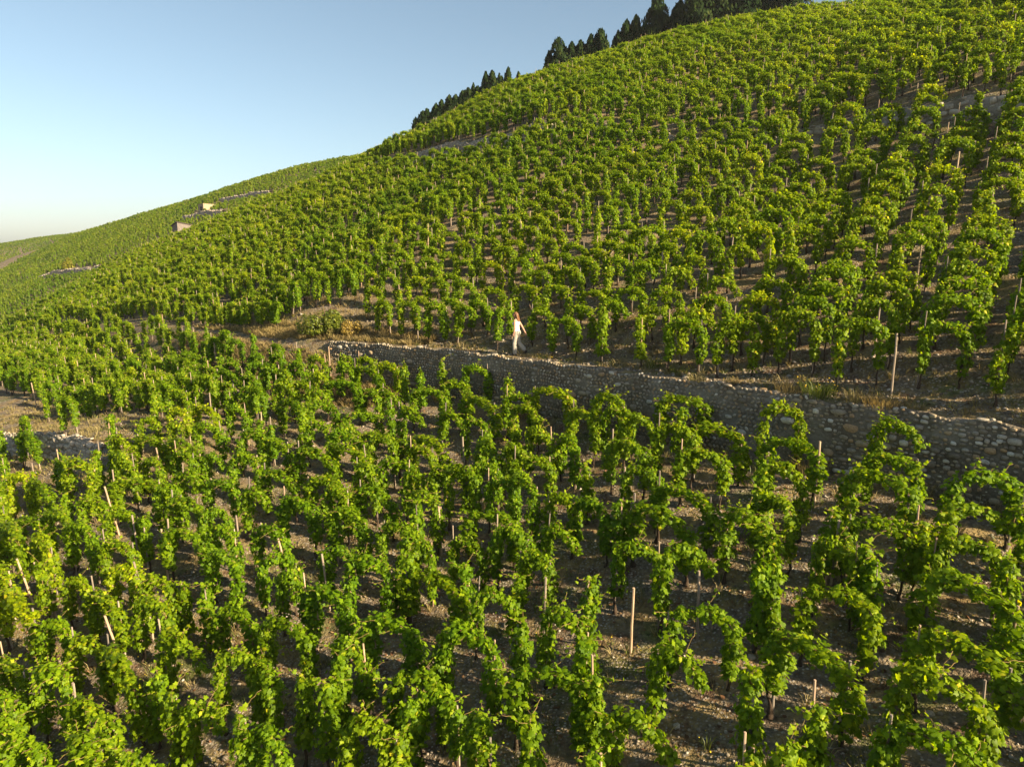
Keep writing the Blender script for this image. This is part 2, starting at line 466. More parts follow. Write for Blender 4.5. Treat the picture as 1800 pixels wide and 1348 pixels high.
def build_wall(name, sfun, t0, t1, foot, head, sizes, tries, zones, n_parts, meshes, jmat, mmat, label, seed, cell=.02, rows_from=None, row_b=.056):
    r = np.random.RandomState(seed)
    tt = np.arange(t0, t1+.01, .2); sw = sfun(tt)
    xb, yb = xy(sw-foot-.15, tt); xh, yh = xy(sw+.25, tt)
    zb = height(xb, yb)-.25; zt = height(xh, yh)-.02+r.uniform(-.03, .03, len(tt))+.05*np.sin(tt*1.9+seed)*np.sin(tt*.83)+.03*np.sin(tt*4.7)
    root = empty(name, (0, 0, 0))
    # mortar core: front face + head
    nz = 9; rows = []
    for k in range(nz):
        f = k/(nz-1); off = -foot+(foot-head)*f
        x, y = xy(sw+off+r.uniform(-.02, .02, len(tt))+.04*np.sin(tt*1.3+k*.5)*np.sin(k*.45), tt); rows.append(np.stack([x, y, zb+(zt-zb)*f], -1))
    for off, dz in ((-head+.05, .01), (.03, -.03), (.14, -.22)):
        x, y = xy(sw+off, tt); rows.append(np.stack([x, y, zt+dz+r.uniform(-.01, .015, len(tt))], -1))
    V = np.array(rows); nr, nc = V.shape[:2]
    Fq = grid_faces(nr, nc)[:, ::-1]
    # end faces
    Vl = V.reshape(-1, 3); ends = []
    base = len(Vl); extra = []
    for ci, flip in ((0, False), (nc-1, True)):
        p = V[-1, ci].copy(); p[2] = V[0, ci, 2]; extra.append(p); bi = base+len(extra)-1
        for q in range(nr-1):
            a, b = q*nc+ci, (q+1)*nc+ci
            ends.append((bi, b, a) if flip else (bi, a, b))
    Vl = np.vstack([Vl, np.array(extra)])
    obj("wall_core", mesh_np("wall_core", Vl, [Fq, np.array(ends)], False), mmat, root)
    # stones
    cum = np.concatenate([[0], np.cumsum(np.hypot(np.diff(xb), np.diff(yb)))]); LEN = cum[-1]
    H = float(np.median(zt-zb))
    st_ = pack(LEN, H, sizes, cell, tries, r)
    if rows_from is not None:
        st_ = [q for q in st_ if q[0] < rows_from or q[2] > .11]
        big = np.array([q for q in st_ if q[0] >= rows_from])
        v = row_b; c = 0
        while v < H:
            u = rows_from+r.uniform(0, .1)
            while u < LEN:
                a = r.uniform(.055, .09)
                if not (len(big) and ((np.abs(big[:, 0]-u) < big[:, 2]+.03) & (np.abs(big[:, 1]-v) < big[:, 3]+.03)).any()) and r.rand() > .08:
                    st_.append((u, v, a, row_b*r.uniform(.62, .85), (.75 if c % 2 else -.75)+r.uniform(-.2, .2)))
                u += a*1.75+.012
            v += row_b*2*r.uniform(.95, 1.08); c += 1
    cen, ax, hf = [], [], []
    for q in st_:
        u, w, a, b = q[:4]; tilt = q[4] if len(q) > 4 else r.uniform(-.15, .15)
        t = np.interp(u, cum, tt); z0 = np.interp(u, cum, zb); z1 = np.interp(u, cum, zt)
        f = w/H
        if f > 1.0: continue
        s = sfun(t)-foot+(foot-head)*f
        d, n = wall_frame(sfun, np.array(t)); x, y = xy(s, t)
        up = np.array([0, 0, 1.0]); ca, sa = math.cos(tilt), math.sin(tilt)
        cen.append((x, y, z0+(z1-z0)*f)); ax.append((ca*d+sa*up, -sa*d+ca*up, n)); hf.append((a, b, min(a, b)*r.uniform(.5, 1.0)+.012))
    # capping stones along the head
    u = 0.0
    while u < LEN:
        a = r.uniform(.06, .15); t = np.interp(u, cum, tt)
        if r.rand() < .55:
            x, y = xy(sfun(t)-head+r.uniform(.0, .16), t); d, n = wall_frame(sfun, np.array(t))
            an = r.uniform(-.5, .5); ca, sa = math.cos(an), math.sin(an)
            cen.append((x, y, np.interp(u, cum, zt)+.005)); ax.append((ca*d+sa*n, -sa*d+ca*n, np.array([0, 0, 1.0]))); hf.append((a, a*r.uniform(.6, .9), r.uniform(.03, .06)))
        u += a*r.uniform(1.8, 4.0)
    cen, ax, hf = np.array(cen), np.array(ax), np.array(hf)
    px, py, dep = project(cen[:, 0], cen[:, 1], cen[:, 2])
    vis = (px > -30) & (px < 1830)
    score = np.where(vis, np.sqrt(hf[:, 0]*hf[:, 1])/dep, 0); order = np.argsort(-score)
    parts = order[:n_parts]; rest = order[n_parts:]
    for i in parts:
        mw = Matrix(((ax[i, 0, 0]*hf[i, 0], ax[i, 1, 0]*hf[i, 1], ax[i, 2, 0]*hf[i, 2], cen[i, 0]),
                     (ax[i, 0, 1]*hf[i, 0], ax[i, 1, 1]*hf[i, 1], ax[i, 2, 1]*hf[i, 2], cen[i, 1]),
                     (ax[i, 0, 2]*hf[i, 0], ax[i, 1, 2]*hf[i, 1], ax[i, 2, 2]*hf[i, 2], cen[i, 2]), (0, 0, 0, 1)))
        o = obj("stone", meshes[i % len(meshes)], None, root); o.matrix_local = mw
    if len(rest):
        tint = np.clip(r.beta(1.5, 1.7, len(rest)), 0, 1)
        o = obj("small_stones", join_ellipsoids("small_stones", cen[rest], ax[rest], hf[rest], tint, seed=seed), jmat, root); tag(o, kind="stuff")
    tag(root, label, "wall")
    return root
def project(x, y, z):
    p = math.radians(CAM_PITCH); d = y*math.cos(p)-z*math.sin(p); v = y*math.sin(p)+z*math.cos(p)
    d = np.where(np.abs(d) < .01, .01, d)
    return 900+1200*x/d, 674-1200*v/d, d
build_wall("terrace_wall", wall_s, -14, 29.0, .34, .12,
           [(.12, .2, .075, .12), (.08, .125, .05, .08), (.055, .085, .038, .058), (.035, .055, .026, .038)], [55, 980, 11000, 27000], None,
           300, STONE_MESH, M.cobble, M.mortar, "long grey cobblestone terrace wall running below the walking woman", 21, rows_from=21.0)
build_wall("terrace_wall", low_s, 29.6, 47.0, .36, .10, [(.14, .26, .08, .14), (.08, .13, .05, .08), (.05, .08, .035, .05)], [900, 3500, 7000], None,
           220, PALE_MESH, M.pale_j, M.palemortar, "short pale dry stone wall below a grassy bank at the left edge", 22)
build_wall("terrace_wall", upper_s, -20, 70, .30, .08, [(.14, .28, .09, .16), (.09, .14, .06, .09)], [1600, 5000], None,
           200, PALE_MESH, M.pale_j, M.palemortar, "pale stone wall high on the slope, half hidden by the upper vines", 23, cell=.03)

# ================================================================ grapevines
LEAF = np.array([(0, .0), (.16, -.14), (.40, -.06), (.50, .16), (.36, .28), (.50, .58), (.22, .62), (0, 1.0), (-.22, .62), (-.50, .58), (-.36, .28), (-.50, .16), (-.40, -.06), (-.16, -.14)])
LV = np.array([(x, y-.35, -.22*x*x-.10*(y-.35)**2) for x, y in LEAF]+[(0, 0, .06)])
LF = np.array([(len(LEAF), i, (i+1) % len(LEAF)) for i in range(len(LEAF))])
LV_S = np.array([(0, -.45, 0), (.42, -.1, -.07), (.30, .28, -.05), (0, .65, -.06), (-.30, .28, -.05), (-.42, -.1, -.07), (0, .02, .05)])
LF_S = np.array([(6, i, (i+1) % 6) for i in range(6)])
def unit(v): return v/(np.linalg.norm(v, axis=-1, keepdims=True)+1e-9)
def leaves_mesh(name, pos, nrm, tip, size, tint, tv=LV, tf=LF):
    nrm = unit(nrm); tip = tip-np.sum(tip*nrm, -1, keepdims=True)*nrm; tip = unit(tip); side = np.cross(tip, nrm)
    A = np.stack([side, tip, nrm], 1)
    n = len(pos); rc = np.random.RandomState(n)
    loc = np.broadcast_to(tv, (n,)+tv.shape).copy(); loc[:, :, 2] *= rc.uniform(-.4, 2.4, n)[:, None]; loc[:, :, 0] *= rc.uniform(.75, 1.1, n)[:, None]
    loc[:, :, 2] += loc[:, :, 0]*rc.normal(0, .25, n)[:, None]*np.abs(loc[:, :, 1])
    V = np.einsum('nvk,nkj->nvj', loc, A)*size[:, None, None]+pos[:, None]
    n = len(pos); Fa = tf[None]+(np.arange(n)*len(tv))[:, None, None]
    return mesh_np(name, V.reshape(-1, 3), Fa.reshape(-1, 3), True, {"tint": np.repeat(tint, len(tv))})
def foliage(r, path, radii, n, top_tint=.35):
    """leaves round a poly-line with clumps; path (m,3)"""
    m = len(path); seg = np.linalg.norm(np.diff(path, axis=0), axis=1); cum = np.concatenate([[0], np.cumsum(seg)]); Ltot = cum[-1]
    wt = np.clip(radii, .05, None); pdf = np.concatenate([[0], np.cumsum((wt[1:]+wt[:-1])/2*seg)]); pdf /= pdf[-1]
    q = np.interp(r.rand(n), pdf, cum)
    q = np.clip(q+.035*np.sin(q*19+r.rand()*6), 0, Ltot)
    c = np.stack([np.interp(q, cum, path[:, k]) for k in range(3)], -1)
    rad = np.interp(q, cum, radii)*(1+.35*np.sin(q*9+r.rand()*6)*np.sin(q*23+1))
    th = r.uniform(0, 2*np.pi, n)
    # frame: tangent
    tg = unit(np.stack([np.interp(q+.02, cum, path[:, k])-np.interp(q-.02, cum, path[:, k]) for k in range(3)], -1))
    a = unit(np.cross(tg, np.array([0, 1.0, 0.02]))); b = np.cross(tg, a)
    od = np.cos(th)[:, None]*a+np.sin(th)[:, None]*b
    rr = rad*np.sqrt(r.uniform(.25, 1.0, n))
    pos = c+od*rr[:, None]+r.normal(0, .02, (n, 3))
    pos[:, 2] -= .04*r.rand(n)
    up = np.array([0, 0, 1.0])
    nrm = od*.9+up*r.uniform(.15, 1.0, n)[:, None]+r.normal(0, .45, (n, 3))
    tip = od*.5-up*.75+r.normal(0, .45, (n, 3))
    size = r.uniform(.062, .128, n)*(1-.3*r.rand(n))
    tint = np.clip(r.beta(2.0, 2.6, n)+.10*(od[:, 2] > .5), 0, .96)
    tint = np.where(r.rand(n) < .004, 1.0, tint)
    return pos, nrm, tip, size, tint
def shoots(r, anchors, n_each=7):
    P_, N_, T_, S_, I_ = [], [], [], [], []
    canes = []
    for p, d in anchors:
        Ls = r.uniform(.16, .55); k = n_each
        u = np.linspace(.1, 1, k); pts = p+d*Ls*u[:, None]+np.array([0, 0, -.10])*(u[:, None]**2)+r.normal(0, .012, (k, 3))
        canes.append(np.vstack([p, pts]))
        P_.append(pts+r.normal(0, .03, (k, 3))); N_.append(np.array([0, 0, 1.])+r.normal(0, .6, (k, 3))); T_.append(d*.6+r.normal(0, .6, (k, 3)))
        S_.append(np.linspace(.11, .05, k)*r.uniform(.8, 1.2, k)); I_.append(np.clip(r.uniform(.55, .95, k), 0, .95))
    cat = np.concatenate
    return (cat(P_), cat(N_), cat(T_), cat(S_), cat(I_)), canes
def smooth_path(pts, n=40):
    pts = np.array(pts, float); u = np.concatenate([[0], np.cumsum(np.linalg.norm(np.diff(pts, axis=0), axis=1))]); q = np.linspace(0, u[-1], n)
    p = np.stack([np.interp(q, u, pts[:, k]) for k in range(3)], -1)
    for _ in range(5): p[1:-1] = (p[:-2]+2*p[1:-1]+p[2:])/4
    return p
def trunk_mesh(r, x, hgt, lean):
    k = 7; u = np.linspace(0, 1, k)
    pts = np.stack([x+lean*u+r.normal(0, .018, k)*u, r.normal(0, .018, k), -.12+(hgt+.12)*u], -1)
    mb = MB(); mb.tube(pts, .035-.017*u+.02*(u < .2), 6); 
    # gnarled head
    mb.tube([pts[-1]+(-.05, 0, -.03), pts[-1]+(0, .01, .02), pts[-1]+(.06, -.01, .0)], [.012, .028, .012], 5)
    return mb.mesh("trunk", True)
def stake_mesh(r, h, rad, n=7, name="stake"):
    k = 5; u = np.linspace(0, 1, k); pts = np.stack([r.normal(0, .006, k), r.normal(0, .006, k), -.2+(h+.2)*u], -1)
    mb = MB(); mb.tube(pts, rad*(1.05-.15*u), n); return mb.mesh(name)
VAR = []     # each variant: list of (part name, mesh, material) in local metres, arch span 1 along x
def make_variant(seed, kind):
    r = np.random.RandomState(seed); parts = []
    top = r.uniform(1.38, 1.62); z0 = r.uniform(.24, .42); z1 = r.uniform(.24, .55)
    if kind == 'arch':
        dz = r.uniform(-.10, .16); j = lambda k: r.normal(0, k)
        pts = [(-.5, 0, z0), (-.5+j(.03), j(.03), .75), (-.51, 0, top-.30+dz/2), (-.46, 0, top-.06+dz/2), (-.22, j(.04), top+.02+dz/4+j(.02)), (.08, j(.04), top+.03+j(.02)), (.38, 0, top-.02-dz/2), (.51, 0, top-.14-dz/2), (.55+j(.03), j(.03), .95), (.52, 0, z1)]
        path = smooth_path(pts, 52); u = np.linspace(0, 1, 52)
        flat = sstep(.26, .36, u)*sstep(.74, .64, u)
        radii = (.165-.045*flat+.02*np.sin(u*17+seed))*(.8+.3*sstep(.0, .12, np.minimum(u, 1-u)))*r.uniform(.93, 1.1)
        n = 1120
        trunk_x = [-.5, .5]
    elif kind == 'half':
        pts = [(-.5, 0, z0), (-.5, .02, .9), (-.47, 0, top-.2), (-.36, 0, top-.02), (-.1, r.normal(0, .04), top+.02), (.2, 0, top-.10), (.42, r.normal(0, .05), top-.28), (.52, 0, top-.42)]
        path = smooth_path(pts, 40); u = np.linspace(0, 1, 40)
        radii = .19-.07*sstep(.35, .75, u); n = 720; trunk_x = [-.5]
    else:
        lx = r.normal(0, .06)
        pts = [(0, 0, z0), (lx*.3, r.normal(0, .04), .8), (lx, r.normal(0, .05), 1.25), (lx*1.4, 0, top+.08)]
        path = smooth_path(pts, 24); u = np.linspace(0, 1, 24)
        radii = .205-.08*u+.03*np.sin(u*9+seed); n = 570; trunk_x = [0.0]
    a = foliage(r, path, radii, n)
    m = len(path); anchors = []
    for _ in range(13 if kind == 'arch' else 8):
        i = r.randint(int(m*.15), int(m*.85)) if kind != 'col' else r.randint(int(m*.5), m)
        d = np.array([r.normal(0, .5), r.normal(0, .6), r.uniform(.1, .9)]); d /= np.linalg.norm(d)
        anchors.append((path[i], d))
    b, canes = shoots(r, anchors)
    allp = [np.concatenate(q) for q in zip(a, b)]
    parts.append(("foliage", leaves_mesh("foliage", *allp), M.leaf))
    mb = MB(); mb.tube(path[::2], .010, 5)
    for c in canes: mb.tube(c, .005, 4)
    parts.append(("cane", mb.mesh("cane", True), M.cane))
    for x in trunk_x: parts.append(("trunk", trunk_mesh(r, x, r.uniform(.4, .62), r.normal(0, .05)), M.bark))
    for x in trunk_x:
        h = r.uniform(1.25, 1.6) if r.rand() < .8 else r.uniform(1.6, 1.85); me = stake_mesh(r, h, r.uniform(.016, .024))
        co = np.empty(len(me.vertices)*3, np.float32); me.vertices.foreach_get("co", co); co = co.reshape(-1, 3)
        co[:, 0] += x*1.04+r.normal(0, .02)+co[:, 2]*r.normal(0, .03); co[:, 1] += .05+co[:, 2]*r.normal(0, .03); me.vertices.foreach_set("co", co.ravel())
        parts.append(("stake", me, M.greystake if r.rand() < .55 else M.stake))
    for _, me, mat in parts: me.materials.append(mat)
    return kind, parts
kinds = ['arch']*15+['half']*5+['col']*6
VAR = [make_variant(300+i, k) for i, k in enumerate(kinds)]
BY = {k: [i for i, v in enumerate(VAR) if v[0] == k] for k in ('arch', 'half', 'col')}

HAND = """1.28,22.79,-37,1.27 0.44,22.21,-49,1.02 3.06,21.14,-61,1.16 2.21,20.56,-61,1.02 5.06,19.64,-29,1.09 3.63,18.74,-37,0.82 3.09,17.55,-49,0.95 5.38,17.30,-38,1.07 4.71,16.32,-27,0.83 1.64,19.32,-72,0.88 0.55,18.13,-11,0.79 2.00,17.01,0,0.00 3.94,14.98,-50,1.23 1.21,16.06,-43,0.56 1.89,15.51,-49,0.81 0.32,16.82,-55,0.71 3.31,14.36,-45,1.23 2.52,14.89,0,0.00 1.14,14.82,-41,0.81 2.66,13.39,-19,0.74 4.82,13.21,-62,0.87 5.29,13.95,-34,0.40 5.62,14.72,0,0.00 0.09,20.56,0,0.00 0.52,14.09,-38,0.48 4.73,18.84,0,0.00 6.77,16.00,-51,1.07 8.32,14.36,-33,0.79 7.55,13.38,-48,1.00 9.42,12.98,-19,0.90 6.11,14.59,-51,0.72 5.61,13.56,-68,0.50 8.88,12.35,-7,0.95 6.99,12.31,-25,0.80 8.17,11.41,-27,0.79 6.33,12.80,0,0.00 7.70,12.07,-37,0.41 6.05,11.87,-50,0.49 9.66,12.09,-44,0.36 6.44,11.46,-52,0.36 5.10,12.64,0,0.00 3.27,10.78,-15,0.80 2.66,9.73,-40,0.66 1.87,8.65,-38,0.81 0.58,9.98,-22,0.93 0.96,11.41,-38,0.66 1.48,12.34,0,0.00 1.24,10.36,0,0.00 4.54,11.59,0,0.00 3.44,8.60,0,0.00 3.07,7.67,-12,0.38 0.33,8.72,0,0.00 0.11,11.25,0,0.00 1.20,8.07,-24,0.29 0.06,13.33,0,0.00 1.33,9.67,0,0.00 5.56,10.75,-30,0.82 4.55,9.43,-54,0.98 7.47,10.28,-59,1.13 6.61,9.06,-58,0.98 5.72,8.14,-38,0.82 5.12,7.32,-34,0.80 6.40,11.14,0,0.00 4.08,8.08,-47,0.14 4.80,11.61,0,0.00 3.40,7.54,-47,0.26 8.34,10.58,-25,0.31 -8.38,25.29,-41,1.21 -6.77,26.71,-25,1.39 -7.20,25.30,3,0.78 -4.75,25.94,-40,0.96 -3.15,25.26,-24,1.17 -2.75,27.08,0,0.00 -1.38,26.31,-26,0.86 -1.20,23.97,-53,1.67 -2.11,23.50,-50,1.09 -3.60,23.68,-43,0.99 -5.61,24.67,1,0.99 -5.76,23.07,3,0.76 -4.49,22.32,-22,1.34 -2.77,21.34,-38,1.14 -9.19,24.24,0,0.00 -7.99,22.17,-26,0.87 -6.36,21.17,-31,1.33 -5.23,21.07,-30,1.25 -3.43,19.61,-22,0.92 -1.81,18.87,-26,0.89 -0.72,20.16,-69,1.23 -0.29,17.34,-18,0.50 -7.20,20.15,-30,1.11 -5.53,19.36,-29,1.12 -3.86,18.35,-29,0.96 -2.33,17.39,-41,0.77 -0.54,16.21,-24,1.07 -6.00,18.14,-35,1.09 -4.32,17.00,-32,0.92 -2.90,16.18,-21,0.72 -2.46,16.70,0,0.00 -6.37,16.86,-32,0.82 -4.03,15.40,-22,0.98 -1.10,15.44,-28,0.63 -5.65,15.33,2,0.60 -0.18,24.28,0,0.00 -6.15,28.24,-46,2.42 -8.58,29.33,0,0.00 -4.43,27.53,0,0.00 -3.69,26.92,0,0.00 -3.98,13.64,-36,1.00 -4.54,12.55,-28,0.96 -2.40,12.32,-28,0.97 -1.76,13.97,-34,1.22 -3.33,14.73,-15,0.81 -0.33,12.76,-3,0.64 -3.06,11.80,-40,0.64 -1.35,11.49,0,0.00 -0.78,11.16,-23,0.79 -1.63,10.61,-14,0.73 -1.24,10.14,-29,0.43 -3.15,11.22,0,0.00 -3.71,10.73,-5,0.36 -3.23,10.41,0,0.00 -2.32,9.69,-28,0.62 -1.82,9.41,0,0.00 -1.72,9.98,0,0.00 -0.47,9.13,-73,0.56 -4.57,11.33,-47,0.45 -3.92,9.84,-35,0.69 -0.93,13.74,0,0.00 -20.57,28.00,-34,1.32 -15.53,22.80,-48,2.23 -13.57,20.91,0,0.00 -14.74,23.37,0,0.00 -15.30,21.07,-37,1.29 -12.60,19.47,-16,0.78 -19.60,25.24,0,0.00 -14.19,23.93,-33,0.79 -13.68,22.89,-38,1.16 -13.07,23.65,-26,1.27 -11.81,21.53,-36,0.86 -11.25,22.49,-38,1.84 -11.83,20.46,-7,1.35 -9.74,21.52,-25,0.72 -8.66,21.20,-13,0.70 -10.16,20.64,-31,1.04 -8.94,19.93,-24,0.84 -11.12,18.31,-14,0.86 -10.13,17.77,0,0.00 -9.28,18.53,-26,1.16 -8.11,17.63,-3,0.50 -8.61,16.90,-24,1.14 -14.32,19.17,-20,1.03 -13.10,18.61,-32,1.21 -11.88,17.66,-29,0.92 -10.33,16.73,-15,0.72 -15.69,19.94,0,0.00 -14.21,18.20,-42,2.12 -7.09,15.72,-28,0.85 -11.75,25.43,-35,1.08 -12.26,24.29,-20,0.49 -13.79,25.11,-10,0.50 -10.97,23.90,-14,0.87 -12.82,30.33,-37,1.35 -10.46,25.31,-24,0.67 -15.27,25.18,0,0.00 -13.69,19.81,0,0.00 -11.99,16.22,0,0.00 -10.82,15.69,-22,0.54 -9.54,14.71,-36,1.05 -9.73,15.86,-20,0.51 -8.32,14.85,-15,0.43 -7.73,14.78,0,0.00 -6.99,14.39,0,0.00 -8.12,14.16,-26,0.82 -6.06,13.64,-30,0.85 -6.69,12.55,-33,1.14 -10.23,13.95,-21,0.64 -11.91,15.06,-35,1.53 -9.06,13.29,-18,0.77 -7.86,12.37,-44,1.52 -10.61,13.06,-37,1.02 -9.05,12.09,-16,0.50 -7.70,11.10,-32,1.03 -6.86,11.70,5,0.25 -6.12,11.10,-11,0.28 -5.47,10.79,-20,0.55 -5.14,11.61,-16,0.71 -4.47,10.13,-20,0.41 -9.15,10.94,-39,0.43 -8.48,10.43,-15,0.55 -6.14,9.80,-6,0.48 -6.60,15.01,0,0.00"""
def visible(x, y, z, mx=1100):
    px, py, d = project(x, y, z); return (d > 1) & (px > -mx) & (px < 1800+mx) & (py > -140) & (py < 1348+.6*mx+60), px, py, d
plants = []      # x, y, rz, span, variant, hand?
rv = np.random.RandomState(77)
for w in HAND.split():
    x, y, a, Ls = [float(q) for q in w.split(',')]
    if Ls < .05: plants.append((x, y, rv.uniform(-3, 3), 1.0, rv.choice(BY['col']), 1))
    elif Ls < .42: plants.append((x, y, math.radians(a), rv.uniform(.9, 1.0), rv.choice(BY['col']), 1))
    else: plants.append((x, y, math.radians(a)+(math.pi if rv.rand() < .0 else 0), min(max(Ls+.16, .72), 1.75), rv.choice(BY['arch'] if rv.rand() < .84 else BY['half']), 1))
hx = np.array([(p[0], p[1]) for p in plants])
def seg_dist(s, t, pts):
    best = 99
    for (a, b), (c, d) in zip(pts[:-1], pts[1:]):
        q = max(0, min(1, ((s-a)*(c-a)+(t-b)*(d-b))/((c-a)**2+(d-b)**2))); best = min(best, math.hypot(s-a-q*(c-a), t-b-q*(d-b)))
    return best
def add_field(s0, s1, t0, t1, ps, pt, js, jt, keep, seed, rot=-29, rj=9, fromwall=None, wob=.25, shear=0.0, sp=(.72, 1.0)):
    r = np.random.RandomState(seed); out = []
    for k, t in enumerate(np.arange(t0, t1, pt)):
        sb = s0 if fromwall is None else float(fromwall(t))+s0
        se = s1 if not callable(s1) else float(s1(t))
        for s in np.arange(sb+r.uniform(0, ps*.6), se, ps):
            ss, tt_ = s+r.normal(0, js), t+r.normal(0, jt)+wob*math.sin(s*.2+.3)
            if r.rand() > keep(ss, tt_): continue
            tt_ += shear*(ss-24); x, y = xy(ss, tt_)
            q = r.rand(); kd = 'arch' if q < .80 else ('half' if q < .90 else 'col')
            out.append((x, y, math.radians(rot+r.normal(0, rj)), r.uniform(*sp) if kd != 'col' else 1.0, r.choice(BY[kd]), 0))
    return out
PATH = [(17.0, 32.5), (20.0, 35.5), (23.0, 37.0), (25.8, 32.5), (28.5, 30.0)]
def keep_upper(s, t):
    if s-float(wall_s(t)) < .5 or float(upper_s(t))-s < (1.5 if 37 < t < 62 else (.1 if 11 < t < 31 else .45)): return 0
    if 29 < t < 44 and seg_dist(s, t, PATH) < .5: return .3
    if math.hypot(s-18.6, (t-18.3)*.7) < 1.0: return 0
    if math.hypot(s-17.2, t-30.6) < 1.7 or (27.5 < t < 32 and s < 18.6): return 0
    return .955
def keep_lower(s, t):
    d = float(wall_s(t))-s
    if t < 30 and d < .75: return 0
    if t >= 30 and t < 44 and d < .9 and d > -1.2: return .25
    if t > 29 and -.2 < s-float(low_s(t)) < 2.7 and t < 60: return .05
    if t > 29 and -3.0 < s-float(low_s(t)) <= -.2 and t < 60: return .06
    return .95
F_UP = add_field(.65, lambda t: float(upper_s(t))-.1, -24.66, 26, .90, 1.74, .06, .04, keep_upper, 5, rj=5, fromwall=wall_s, wob=.12, shear=.09, sp=(.86, 1.02))+add_field(1.0, lambda t: float(upper_s(t))-.1, 27.4, 132, .94, 1.45, .10, .10, keep_upper, 15, fromwall=wall_s)
F_TOP = add_field(.45, lambda t: float(upper_s(t))+34, -22, 132, .95, 1.5, .08, .08, lambda s, t: .96, 6, fromwall=upper_s)
F_LOW = add_field(-22, lambda t: float(wall_s(t))-.6, -18, 132, 1.0, 1.5, .14, .16, keep_lower, 7)
F_LOW = [p for p in F_LOW if np.min(np.hypot(hx[:, 0]-p[0], hx[:, 1]-p[1])) > (1.15 if st(p[0], p[1])[1] < 9 else (.88 if st(p[0], p[1])[1] < 31 else .75))]
F_ALL = F_UP+F_TOP+F_LOW
ax_, ay_ = np.array([p[0] for p in F_ALL]), np.array([p[1] for p in F_ALL]); az_ = height(ax_, ay_)
vis, px_, py_, d_ = visible(ax_, ay_, az_)
on1 = hill1(*st(ax_, ay_)) > np.maximum(hill2(ax_, ay_), -55)
F_ALL = [p for p, v in zip(F_ALL, vis & on1) if v]; d_f = d_[vis & on1]; inframe = ((px_ > 0) & (px_ < 1800) & (py_ < 1400))[vis & on1]
order = np.argsort(np.where(inframe, d_f, d_f+1000))
n_ind = 300-len(plants)
near_idx = set(order[:n_ind].tolist())
plants += [F_ALL[i] for i in order[:n_ind]]
mass = [p for i, p in enumerate(F_ALL) if i not in near_idx]

def area_word(x, y):
    s, t = st(x, y)
    if t < 30: return "below cobble wall" if s < float(wall_s(t)) else "above cobble wall"
    return "on left slope"
_ONES = "zero one two three four five six seven eight nine ten eleven twelve thirteen fourteen fifteen sixteen seventeen eighteen nineteen".split()
_TENS = "x x twenty thirty forty fifty sixty seventy eighty ninety".split()
def words_of(n):
    n = int(max(0, min(99, n)))
    if n < 20: return _ONES[n]
    return _TENS[n//10]+("-"+_ONES[n % 10] if n % 10 else "")
def place_words(x, y, z):
    px, py, d = project(x, y, z)
    return "%s percent across, %s percent down the picture" % (words_of(round(float(px)/18)), words_of(round(float(py)/13.48)))
used = {}
src = {}         # first object of each part of each variant, used again for the mass of far vines
WORD = {'arch': ["arched grapevine", "grapevine arch"], 'half': ["half-arched grapevine", "one-legged grapevine"], 'col': ["upright grapevine", "unarched grapevine"]}
plants.sort(key=lambda p: p[1])
for i, (x, y, rz, span, vi, hand) in enumerate(plants):
    kd, parts = VAR[vi]; z = float(height(x, y)); r = np.random.RandomState(i)
    sc = r.uniform(.94, 1.08)*(1.0 if hand else 1.07)
    root = empty("grapevine", (x, y, z), rz)
    px, py, d = project(x, y, z+1.0)
    lab = "%s %s, %s" % (WORD[kd][i % len(WORD[kd])], area_word(x, y), place_words(x, y, z+1.0))
    while lab in used: lab = "green "+lab
    used[lab] = 1
    tag(root, lab, "grapevine", "grapevines on the near terraces")
    root.scale = (span, r.uniform(.92, 1.1), sc)
    for name, me, mat in parts:
        o = obj(name, me, None, root)
        if name == "foliage": o["kind"] = "stuff"
        src.setdefault((vi, me.name), o)
for vi, (kd, parts) in enumerate(VAR):
    for name, me, mat in parts:
        assert (vi, me.name) in src, (vi, kd)
def scatter_nodes(name, variants):
    ng = bpy.data.node_groups.new(name, 'GeometryNodeTree')
    ng.interface.new_socket("Geometry", in_out='INPUT', socket_type='NodeSocketGeometry'); ng.interface.new_socket("Geometry", in_out='OUTPUT', socket_type='NodeSocketGeometry')
    gi = ng.nodes.new("NodeGroupInput"); go = ng.nodes.new("NodeGroupOutput")
    singles = []
    for objs in variants:
        g2i = ng.nodes.new("GeometryNodeGeometryToInstance"); jp = ng.nodes.new("GeometryNodeJoinGeometry")
        for o in objs:
            oi = ng.nodes.new("GeometryNodeObjectInfo"); oi.transform_space = 'ORIGINAL'; oi.inputs[0].default_value = o
            ng.links.new(oi.outputs["Geometry"], jp.inputs[0])
        ng.links.new(jp.outputs[0], g2i.inputs[0])
        singles.append(g2i)
    jn = ng.nodes.new("GeometryNodeJoinGeometry")
    for g2i in reversed(singles): ng.links.new(g2i.outputs[0], jn.inputs[0])
    iop = ng.nodes.new("GeometryNodeInstanceOnPoints")
    ng.links.new(gi.outputs[0], iop.inputs["Points"]); ng.links.new(jn.outputs[0], iop.inputs["Instance"])
    iop.inputs["Pick Instance"].default_value = True
    def attr(nm, typ):
        a = ng.nodes.new("GeometryNodeInputNamedAttribute"); a.data_type = typ; a.inputs[0].default_value = nm; return a.outputs[0]
    ng.links.new(attr("variant", 'INT'), iop.inputs["Instance Index"])
    ng.links.new(attr("turn", 'FLOAT_VECTOR'), iop.inputs["Rotation"])
    ng.links.new(attr("size", 'FLOAT_VECTOR'), iop.inputs["Scale"])
    ng.links.new(iop.outputs[0], go.inputs[0])
    return ng
